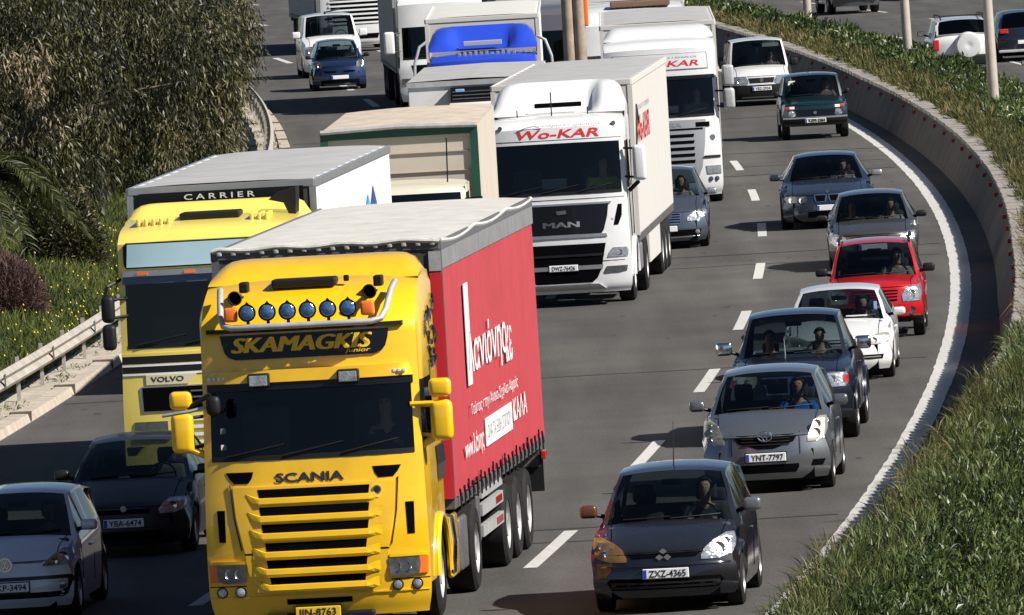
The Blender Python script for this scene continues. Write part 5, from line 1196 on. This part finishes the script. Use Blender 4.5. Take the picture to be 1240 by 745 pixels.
plate(sk, [(.94, -.74, .74), (.90, -.74, .74)], .02, M['black'], 'grille_bar', root, 16); plate(sk, [(.735, -.72, .72), (.66, -.70, .70)], .02, M['alloy'], 'grille_bar', root, 16)
plate(sk, [(.40, -.62, .62), (.30, -.75, .75)], .05, M['alloy'], 'front_spoiler', root, 16)
plate_no(root, 'DWZ-76426', .0, .70, y=-.03, eu=False)
for sg in (1, -1):
    rr_ = [(1.03, .90, 1.16), (.96, .84, 1.18), (.86, .80, 1.16)]
    o = plate(sk, [(z, min(sg * p, sg * q), max(sg * p, sg * q)) for z, p, q in rr_], .012, M['lens'], 'headlamp', root)[0]
    disc(sk, sg * 1.02, .94, .05, M['chrome'], 'lamp_bulb', o, .02, -.5)
    rr_ = [(.70, .78, 1.15), (.60, .72, 1.13), (.575, .74, 1.0)]; plate(sk, [(z, min(sg * p, sg * q), max(sg * p, sg * q)) for z, p, q in rr_], .01, M['lensd'], 'fog_lamp', root)
    rr_ = [(1.80, 1.03, 1.10), (1.60, .98, 1.09), (1.43, .94, 1.02)]; plate(sk, [(z, min(sg * p, sg * q), max(sg * p, sg * q)) for z, p, q in rr_], .006, M['void'], 'corner_inlet', root)
    tmirror(root, sg * 1.34, .1, 2.20, 2.84, wp, sg, .24)
    MB().tube([(sg * 1.42, .3, 2.18), (sg * 1.24, .4, 2.02)], .04, 8).build('mirror_arm', M['black'], root, True)
    P = [(sg * 1.245, 1.42 + .64 * math.cos(t), .50 + .64 * math.sin(t)) for t in np.linspace(0, math.pi, 16)]; MB().tube(P, .03, 8).build('wheel_arch_flare', wp, root, True)
MB().box(-.32, .12, .36, .365, 2.12, 2.30).build('window_sticker', mat('sticker_grey', (.35, .40, .40)), root)
for z_, w_ in ((3.0, 1.15), (1.93, 1.15), (.80, 1.1)): MB().tube([(x, sk.front(x, z_) - .002, z_) for x in np.linspace(-w_, w_, 15)], .005, 4).build('panel_gap', M['void'], root)
for sg in (1, -1): MB().tube([(sg * 1.235, .40, 2.9), (sg * 1.235, .36, 2.0), (sg * 1.238, .55, 1.2)], .008, 4).build('door_gap', M['void'], root); MB().tube([(sg * 1.235, 1.42, 2.9), (sg * 1.238, 1.42, 1.2)], .008, 4).build('door_gap', M['void'], root)
trailer(root, 2.45, 13.4, 2.54, 3.98, 1.12, wside, roofw, front=wside, edge=wside)
tr = text('haulier_letters', 'Wo-KAR', 2.45 + 3.4, 2.75, .48, mat('haulier_red', (.60, .02, .03), .4), root, x=1.285, side='right', width=4.6, shear=.2, off=.02)
text('haulier_letters', 'transport i spedycja', 2.45 + 4.0, 3.30, .16, mat('haulier_grey', (.35, .35, .36), .5), root, x=1.285, side='right', width=4.)
MB().tube([(1.285, 2.9, 2.7), (1.285, 3.6, 3.45), (1.285, 4.2, 3.1)], .018, 5).build('haulier_swoosh', M['textblack'], root)
for sg in (1, -1): a_, b_ = sorted((sg * 1.2, sg * 1.25)); MB().box(a_, b_, 6.2, 10.4, .45, 1.02).build('side_guard', wside, root)
MB().rbox(1.0, 1.24, 2.3, 3.9, .45, .95, .05).build('fuel_tank', M['alloy'], root, True)
truck_driver('truck driver in a high-visibility yellow jacket in the white truck with black front', XM, YM, a, 1., (.62, .72, .03), 2.03)
# ================================================================== pale yellow truck in the slow lane
py = paint('pale_yellow_paint', (.78, .62, .12), 0., .35, .7, .05)
XV, YV, SV = -4.13, 156.8, 1.04
root, a = truck('pale yellow articulated truck with light blue sun visor board and white refrigerated trailer', XV, YV, SV)
sk, body = cab(root, py, 1.22, .24, 2.10, 3.02, 3.48, 3.78, 2.2, sl=.03, bow=.08, hl=.02, wind_lean=.05)
plate(sk, [(3.47, -1.06, 1.06), (3.42, -1.10, 1.10), (3.18, -1.10, 1.10), (3.13, -1.07, 1.07)], .03, M['black'], 'visor_frame', root, 16)
plate(sk, [(3.45, -1.04, 1.04), (3.15, -1.06, 1.06)], .045, mat('visor_board_blue', (.42, .60, .66), .35, coat=.5, var=.04), 'visor_board', root, 16)
plate(sk, [(3.10, -1.10, 1.10), (3.03, -1.12, 1.12)], .10, M['alloy'], 'visor_rail', root, 16)
for x in (-.85, -.22, .22, .85): plate(sk, [(3.085, x - .07, x + .07), (3.045, x - .07, x + .07)], .125, M['orange'], 'marker_lamp', root, 4)
plate(sk, [(3.025, -1.12, 1.12), (2.93, -1.13, 1.13)], .06, mat('shadow_blue_visor', (.04, .07, .16), .3, coat=.4), 'sun_visor', root, 16)  # blue shadow below the visor rail, put into the colour of this strip
MB().rbox(-.40, .40, .8, 1.3, 3.70, 3.80, .03).build('roof_hatch', M['black'], root)
[MB().rbox(x, x + .05, .6, 1.5, 3.66, 3.76, .02).build('roof_rib', py, root) for x in (-.95, -.85, -.75, -.65, -.55, .55, .65, .75)]
MB().prism([(.75, 3.90), (.85, 3.98), (1.12, 4.05), (1.12, 3.98), (1.10, 3.62), (1.04, 3.64), (.95, 3.85)], 1.2, 1.7).build('air_intake', M['black'], root)
deflector(root, py, 1.24, 1.75, 2.15, 3.60, 3.90)
plate(sk, [(2.02, -1.18, 1.18), (1.98, -1.19, 1.19)], .012, py, 'upper_rail', root, 16)
for z0, z1, ins in ((2.0, 1.88, .0), (1.87, 1.845, 0), (1.84, 1.76, .0), (1.755, 1.73, 0)):
    m_ = M['black'] if (z0 - z1) > .05 else M['white']
    plate(sk, [(z0, -1.19, 1.19), (z1, -1.19, 1.19)], .008 + (.004 if m_ is M['white'] else 0), m_, 'front_stripe', root, 16)
plate(sk, [(1.73, -.88, -.20), (1.60, -.88, -.32)], .014, mat('cream_panel', (.62, .56, .35), .5), 'name_panel', root)
text('maker_letters', 'VOLVO', -.60, 1.635, .07, M['textblack'], root, sk=sk, d=.018, width=.44, off=.02)
plate(sk, [(1.58, -.95, .95), (1.56, -.97, .97), (1.24, -.95, .95)], .01, M['alloy'], 'grille_frame', root, 16); plate(sk, [(1.565, -.94, .94), (1.255, -.93, .93)], .016, M['void'], 'radiator_grille', root, 16)
for z in (1.50, 1.42, 1.34): plate(sk, [(z + .01, -.30, .93), (z - .01, -.30, .93)], .03, M['dirtym'], 'grille_bar', root, 12)
for z in (1.13, 1.03, .93, .83): plate(sk, [(z + .02, -.5, .5), (z - .02, -.5, .5)], .03, M['paper'], 'lower_slat', root, 12)
for sg in (1, -1): rr_ = [(1.12, .62, 1.06), (.86, .62, 1.08)]; plate(sk, [(z, min(sg * p, sg * q), max(sg * p, sg * q)) for z, p, q in rr_], .012, M['lensd'], 'headlamp', root)
for sg in (1, -1):
    tmirror(root, sg * 1.24, .0, 2.44, 2.80, M['black'], sg, .18, small=(2.08, 2.42))
    MB().tube([(sg * 1.15, .2, 3.0), (sg * 1.32, .05, 2.92), (sg * 1.36, .05, 2.78)], .022, 6).build('mirror_arm', M['black'], root, True)
trailer(root, 2.5, 11.6, 2.50, 4.12, 1.12, mat('white_reefer_side', (.80, .81, .82), .4, var=.03), roofw, front=mat('dark_front_board', (.05, .05, .05), .6), edge=M['alloy'])
text('maker_letters', 'CARRIER', -.02, 3.91, .075, M['paper'], root, y=2.44, width=.95, off=.01, spacing=1.5)
MB().box(-1.1, 1.1, 2.452, 2.49, 3.6, 4.02).build('cooling_unit', M['gloss'], root)
for cy_, w2, h2, m_, xx in ((8.6, .62, .50, mat('deep_blue', (.03, .06, .30), .4), 1.262), (7.7, .5, .42, mat('light_blue', (.05, .38, .62), .4), 1.266)):
    V = [(xx, 2.5 + cy_ + w2 * math.sin(t) ** 3 * (1 if t < math.pi else 1), 3.18 + h2 * math.cos(t)) for t in np.linspace(0, 2 * math.pi, 40)[:-1]]
    mesh('painted_leaf', V, [tuple(range(39))], m_, root)
truck_driver('driver of the pale yellow truck in a dark shirt', XV, YV, a, SV, (.05, .05, .06), 2.10)
# ================================================================== second white truck, silver slatted front
XQ, YQ = 3.49, 248.7
root, a = truck('white articulated truck with silver slatted front, behind the steel grey family car', XQ, YQ)
sk, body = cab(root, wp, 1.24, .2, 1.92, 2.74, 3.40, 3.66, 2.2, sl=.05, bow=.15, hl=.05)
plate(sk, [(2.80, -1.16, 1.16), (2.72, -1.16, 1.16)], .08, M['gloss'], 'sun_visor', root, 16)
plate(sk, [(3.29, -1.02, 1.02), (2.93, -1.04, 1.04)], .012, M['alloy'], 'board_frame', root, 16); plate(sk, [(3.275, -1.0, 1.0), (2.945, -1.02, 1.02)], .018, wp, 'name_board', root, 16)
text('haulier_letters', 'Wo-KAR', .16, 3.0, .13, mat('haulier_red', (.60, .02, .03), .4), root, sk=sk, d=.022, width=1.36, shear=.2, off=.02)
text('haulier_letters', 'transport i spedycja', .25, 3.17, .055, mat('haulier_grey', (.35, .35, .36), .5), root, sk=sk, d=.022, width=1.1, shear=.2)
deflector(root, wp, 1.18, 1.1, 2.1, 3.58, 3.86)
silver = mat('silver_slats', (.42, .43, .44), .4, .5, var=.1)
plate(sk, [(1.84, -.92, .92), (1.3, -.88, .88), (.80, -.80, .80), (.50, -.66, .66)], .012, silver, 'radiator_grille', root, 16)
text('maker_letters', 'SCANIA', 0., 1.69, .09, M['alloy'], root, sk=sk, d=.018, width=.8, off=.03)
plate(sk, [(1.66, -.85, .85), (1.62, -.85, .85)], .018, M['void'], 'grille_slot', root, 12)
for z in (1.50, 1.36, 1.22, 1.08, .94): plate(sk, [(z + .035, -.66, .66), (z - .035, -.64, .64)], .018, M['void'], 'grille_slot', root, 12)
for sg in (1, -1):
    a_, b_ = sorted((sg * .70, sg * 1.0)); plate(sk, [(1.78, a_, b_), (1.68, a_, b_)], .018, M['void'], 'air_inlet', root)
    rr_ = [(.83, .88, 1.20), (.65, .90, 1.20)]; plate(sk, [(z, min(sg * p, sg * q), max(sg * p, sg * q)) for z, p, q in rr_], .015, M['lens'], 'headlamp', root)
    for bx in (.97, 1.10): disc(sk, sg * bx, .545, .05, M['lensd'], 'fog_lamp', root, .02, .3)
    tmirror(root, sg * 1.33, .1, 2.02, 2.48, M['steel'], sg, .25, small=(2.52, 2.98))
disc(sk, 1.05, 1.44, .06, M['alloy'], 'badge', root, .02)
plate(sk, [(1.05, .86, 1.2), (1.0, .80, 1.2)], .02, M['black'], 'corner_trim', root)
MB().box(-.1, .35, .36, .365, 2.0, 2.15).build('window_sticker', M['paper'], root)
trailer(root, 2.45, 13.4, 2.5, 3.93, 1.12, wside, roofw, front=wside, edge=wside)
truck_driver('driver of the white truck with silver slatted front', XQ, YQ, a, 1., (.3, .3, .32), 1.92)
# ================================================================== beige box truck
XB, YB = -1.72, 182.0
root, a = truck('beige box truck with dark green frame and cream cab, between pale yellow and white trucks', XB, YB, yaw=-.028, name='box_truck')
cream = paint('cream_paint', (.60, .56, .44), 0., .45, .3)
sk, body = cab(root, cream, 1.12, .24, 1.95, 3.10, 3.18, 3.27, 1.9, sl=.04, bow=.16, ws_f=.93, glass='tglass', hl=.05)
plain_front(root, sk)
green = mat('dark_green_frame', (.010, .07, .04), .45, var=.2)
beige = mat('beige_panel', (.52, .455, .375), .6, var=.08, vscale=2.)
L_ = 9.6; b = MB().box(-1.24, 1.24, 2.3, 2.3 + L_, 1.1, 4.06); b.build('box_body', beige, root)
bd = MB(); [bd.box(-1.12, 1.12, 2.27, 2.30, z, z + .008) for z in (3.05, 3.36, 3.67)]; bd.build('plank_gap', mat('plank_gap', (.30, .24, .17), .8), root)
f_ = MB().box(-1.26, 1.26, 2.24, 2.34, 3.95, 4.07).box(-1.262, -1.14, 2.245, 2.345, 1.1, 3.95).box(1.14, 1.262, 2.245, 2.345, 1.1, 3.95); f_.build('green_frame', green, root)
V = []; F = []
for i in range(31):
    for j in range(13): f = j / 6 - 1; V.append((f * 1.25, 2.2 + (L_ + .1) * i / 30, 4.085 + .02 * math.sin(i * 2.1) * (1 - abs(f)) + .04 * (1 - f * f)))
for i in range(30):
    for j in range(12): F.append((i * 13 + j, i * 13 + j + 1, (i + 1) * 13 + j + 1, (i + 1) * 13 + j))
mesh('box_roof', V, F, mat('canvas_roof', (.50, .42, .33), .8, var=.3, vscale=2.5, bump=.5, bscale=6), root, True)
MB().tube([(-1.25, 2.22, 4.08), (0, 2.2, 4.12), (1.25, 2.22, 4.08)], .04, 8).build('roof_hem', M['steel'], root, True)
MB().box(-.5, .5, 1.9, 2.3 + L_, .75, 1.08).build('chassis', M['dirtym'], root)
for sx in (1, -1): wheel(root, sx * 1.05, 2.3 + L_ * .72, .48, .34, .6, sx, 8, 'steel')
MB().tube([(.80, .5, 3.25), (.82, .52, 3.95)], .012, 5).build('roof_aerial', M['black'], root)
for sg in (1, -1): tmirror(root, sg * 1.18, .1, 2.3, 2.85, M['black'], sg, .2); MB().tube([(sg * 1.08, .3, 2.98), (sg * 1.34, .15, 3.0), (sg * 1.36, .15, 2.85)], .018, 6).build('mirror_arm', M['black'], root, True)
MB().box(.50, .72, .30, .305, 2.90, 2.96).build('window_sticker', M['paper'], root)
# ================================================================== white refrigerated box truck
XC_, YC_ = -.62, 223.7
root, a = truck('white box truck with a black cooling unit on the front of its box', XC_, YC_, name='box_truck')
sk, body = cab(root, wp, 1.1, .24, 1.7, 2.45, 2.6, 2.75, 1.9, sl=.04, bow=.16, hl=.05)
plain_front(root, sk)
b = MB().rbox(-1.24, 1.24, 2.3, 12.6, 1.1, 3.62, .02, 2).build('box_body', mat('reefer_white', (.62, .62, .62), .5, var=.05), root)
mesh('box_roof', [(-1.25, 2.28, 3.63), (1.25, 2.28, 3.63), (1.25, 12.62, 3.63), (-1.25, 12.62, 3.63), (0, 2.28, 3.66), (0, 12.62, 3.66)], [(0, 4, 5, 3), (4, 1, 2, 5)], roofw, root)
MB().box(-1.26, 1.26, 2.26, 2.30, 3.52, 3.62).build('box_edge', M['steel'], root)
cu_ = MB().rbox(-.40, .70, 1.95, 2.29, 3.20, 3.50, .03).build('cooling_unit', M['gloss'], root); cl = MB(); [cl.box(-.36, .66, 1.93, 1.96, z, z + .015) for z in (3.26, 3.33, 3.40)]; cl.build('cooling_louvre', M['dirtym'], cu_)
MB().rbox(-.30, -.12, 1.92, 1.95, 3.40, 3.46, .02).build('badge', mat('badge_blue', (.2, .3, .6)), cu_)
MB().rbox(-.45, .75, 1.9, 2.29, 2.9, 3.19, .05).build('unit_cowl', wside, root, True)
mesh('front_brace', [(-1.02, 2.255, 3.12), (-.46, 2.0, 3.12), (-.46, 2.255, 3.45)], [(0, 1, 2)], wside, root)
MB().box(-.5, .5, 1.9, 12.5, .75, 1.08).build('chassis', M['dirtym'], root)
for sx in (1, -1): wheel(root, sx * 1.05, 9.4, .48, .34, .6, sx, 8, 'steel')
# ================================================================== blue truck
XU, YU = -.32, 252.0
root, a = truck('blue articulated truck with tall winged roof deflector and white trailer', XU, YU)
bl = paint('royal_blue_paint', (.02, .06, .50), .0, .32, .8)
sk, body = cab(root, bl, 1.2, .24, 2.03, 2.94, 3.3, 3.52, 2.2, sl=.04, bow=.15, hl=.05)
deflector(root, bl, 1.2, .95, 2.1, 3.50, 4.02, horns=.35)
MB().rbox(-.42, .42, .95, 1.3, 3.60, 3.70, .01).build('deflector_slot', mat('slot_grey', (.35, .36, .38), .5), root)
e = MB(); rr = random.Random(5)
for k in range(14): x = -.55 + .12 * k; e.rbox(x, x + .07, .5, .56, 3.40, 3.45 + rr.uniform(0, .04), .01)
e.build('roof_clip', M['yelens'], root)
for sg in (1, -1):
    tmirror(root, sg * 1.34, .1, 2.4, 3.0, bl, sg, .2)
    P = [(sg * 1.22, .5, 3.75), (sg * 1.38, .45, 3.65), (sg * 1.5, .4, 3.3), (sg * 1.52, .4, 2.9)]; MB().tube(P, .035, 8).build('mirror_arm', M['steel'], root, True)
trailer(root, 2.5, 13.4, 2.5, 4.22, 1.12, mat('white_reefer_side2', (.80, .81, .82), .4, var=.03), mat('pale_roof', (.55, .54, .50), .7, var=.12, vscale=2), front=wside, edge=wside)
plain_front(root, sk)
# ================================================================== far trucks
def cab_seams(root, sk, W, zs, m='void'):
    for z, hw in zs:
        P = [(x, sk.front(x, z) - .002, z) for x in np.linspace(-hw, hw, 15)]; MB().tube(P, .006, 4).build('panel_gap', M[m], root)
    for sg in (1, -1):
        MB().tube([(sg * (W + .003), .40, 2.75), (sg * (W + .003), .36, 2.0), (sg * (W + .003), .55, 1.2), (sg * (W + .003), .7, .95)], .008, 4).build('door_gap', M[m], root)
        MB().tube([(sg * (W + .003), 1.40, 2.75), (sg * (W + .003), 1.42, 1.2)], .008, 4).build('door_gap', M[m], root)
def far_truck(label, X, Y, m, z0, z1, zh, zr, side, grille='void', slats=None, zt=4.0, L=13.4, mir=None, sm=None):
    root, a = truck(label, X, Y, group=None)
    sk, body = cab(root, m, 1.24, .24, z0, z1, zh, zr, 2.2, sl=.04, bow=.15, hl=.05)
    plate(sk, [(z0 - .18, -.9, .9), (.95, -.8, .8)], .01, M[grille], 'radiator_grille', root, 10)
    if slats:
        for z in slats: plate(sk, [(z + .03, -.95, .95), (z - .03, -.95, .95)], .03, m, 'grille_bar', root, 10)
    plate(sk, [(.62, -.75, .75), (.45, -.7, .7)], .008, M['void'], 'lower_grille', root, 10)
    for sg in (1, -1):
        rr_ = [(.90, .85, 1.18), (.72, .85, 1.18)]; plate(sk, [(z, min(sg * p, sg * q), max(sg * p, sg * q)) for z, p, q in rr_], .012, M['lensd'], 'headlamp', root)
        tmirror(root, sg * 1.34, .1, z0 + .15, z0 + .8, mir or m, sg, .3)
    trailer(root, 2.5, L, 2.5, zt, 1.12, side, roofw, front=side, edge=side)
    return root, sk
gside = mat('grey_side', (.30, .31, .33), .6, var=.15)
r_, sk = far_truck('white truck with a slatted front, farthest in the slow lane behind the white van', -4.75, 396., wp, 2.0, 2.85, 3.3, 3.6, gside, slats=(1.75, 1.6, 1.45, 1.3, 1.15, 1.0))
r_, sk = far_truck('white truck with dark windscreen and big white mirrors, left of and behind the blue truck', -1.55, 327., wp, 1.45, 2.35, 3.0, 3.4, gside, zt=3.8)
r_, sk = far_truck('grey truck with dark slatted front seen between blue truck and brown post', 1.35, 291., paint('dark_grey_paint', (.10, .10, .11)), 2.0, 2.9, 3.3, 3.6, gside, slats=(1.7, 1.5, 1.3))
r_, sk = far_truck('white truck with brown roof visor, directly behind the second white truck with silver front', 3.2, 268.5, wp, 2.0, 2.8, 3.5, 3.95, wside)
MB().rbox(-.5, .9, .75, 1.1, 3.88, 4.02, .03).build('roof_visor', mat('brown_visor', (.16, .09, .06), .6), r_)
# ================================================================== the other carriageway (seen from behind)
def flipcar(label, cat, X, Yrear, s, **k):
    Yf = Yrear + s['L'] * s.get('sc', 1.); return car(label, cat, X, Yf, s, flip=False or True, **k)
s = B(W=1.80, L=4.3, H=1.72, zf=.95, cowl=(1.1, 1.12), yr=1.75, ye=3.9, axr=3.45, axf=.85, r=.36, zb=.34, tw=.23, paint=paint('pale_silver_suv', (.62, .62, .60), 0., .35), wr=.70, wc=.78, mz=1.25, mirm=M['black'], belt=(1.12, 1.15), ztail=1.28, yrd=4.20, zd=1.22, seatz=.7, rear_seats=True)
root, sk, W = flipcar('silver off-road car with a covered spare wheel on its back door', 'off-roader', 13.05, 327., s, name='off_road_car')
Lr = s['L']
MB().lathe([(-.20, .37), (.0, .385), (.12, .37), (.20, .33), (.225, .15), (.215, .10), (.20, .001)], -.12, Lr, .93, 'y', 36).build('spare_wheel_cover', paint('cover_white', (.60, .60, .59), 0, .5, .3), root, True)
for sg in (1, -1): MB().rbox(min(sg * .70, sg * .86), max(sg * .70, sg * .86), Lr - .3, Lr - .06, .82, 1.12, .02).build('tail_lamp', M['red'], root)
MB().rbox(-.88, .88, Lr - .15, Lr + .06, .36, .66, .04).build('rear_bumper', M['black'], root, True)
for sg in (1, -1): MB().tube([(sg * .60, 1.9, 1.70), (sg * .62, 2.1, 1.79), (sg * .62, 3.8, 1.79), (sg * .60, 4.0, 1.68)], .022, 6).build('roof_rail', M['black'], root, True)
MB().tube([(-.6, 3.6, 1.77), (.6, 3.6, 1.77)], .02, 6).build('roof_bar', M['black'], root)
s = B(W=1.80, L=4.2, H=1.50, zf=.74, cowl=(1.0, 1.0), yr=1.75, ye=3.55, axr=3.5, axf=.86, r=.31, paint=paint('navy_paint', (.012, .014, .03), .2, .25), wr=.62, wc=.78, ztail=1.0, yrd=4.0, zd=.95)
_g = lambda X, Y: (X, Y)
root, sk, W = flipcar('dark navy hatchback with red tail lamps, cut by the right edge beside the lamp post', 'car', 15.4, 340., s, name='hatchback_car')
for sg in (1, -1): MB().rbox(min(sg * .52, sg * .78), max(sg * .52, sg * .78), s['L'] - .3, s['L'] - .07, .84, .98, .03).build('tail_lamp', M['red'], root)
p_ = MB().rbox(-.26, .26, s['L'] + .0, s['L'] + .02, .52, .63, .005).build('number_plate', M['white'], root)
MB().rbox(-.84, .84, s['L'] - .1, s['L'] + .03, .28, .36, .02).build('bumper_trim', M['steel'], root)
s = B(W=1.75, L=4.2, H=1.48, zf=.72, cowl=(1.0, .98), yr=1.75, ye=3.4, axr=3.5, axf=.86, r=.31, paint=paint('silver_beige_paint', (.40, .39, .37), .4, .3), wr=.60, wc=.76, mirm=M['black'])
root, sk, W = flipcar('silver car on the other carriageway, mostly cut off by the right edge', 'car', 14.75, 300., s, name='saloon_car')
s = B(W=1.78, L=5.0, H=1.75, zf=.98, cowl=(1.30, 1.18), yr=2.0, ye=3.2, axr=4.0, axf=.88, r=.38, zb=.42, tw=.26, paint=paint('grey_pickup_paint', (.10, .105, .11), .4, .35), wr=.62, wc=.75, ztail=1.1, yrd=3.6, zd=1.08, belt=(1.12, 1.10), rear_seats=False)
root, sk, W = flipcar('grey pickup seen from behind on the other carriageway, cut by the top edge', 'pickup truck', 12.35, 409., s, name='pickup_truck')
MB().rbox(-.85, .85, 4.95, 5.08, .55, .68, .03).build('rear_bumper', M['steel'], root)
for k, (x_, y_, c_, lb) in enumerate(((15.9, 424., (.012, .012, .014), 'black car at the top edge on the other carriageway, nearer the lamp post'), (18.4, 426., (.05, .02, .02), 'dark maroon car at the top edge on the other carriageway, right of the black one'))):
    s = B(W=1.78, L=4.4, H=1.45, zf=.70, cowl=(1.1, .95), yr=1.85, ye=3.3, axr=3.6, axf=.88, r=.31, paint=paint('dark_paint', c_, .2, .3), wr=.60, wc=.76)
    root, sk, W = flipcar(lb, 'car', x_, y_, s, name='saloon_car')
    for sg in (1, -1): MB().rbox(min(sg * .58, sg * .84), max(sg * .58, sg * .84), s['L'] - .2, s['L'] - .0, .72, .86, .03).build('tail_lamp', M['red'], root)
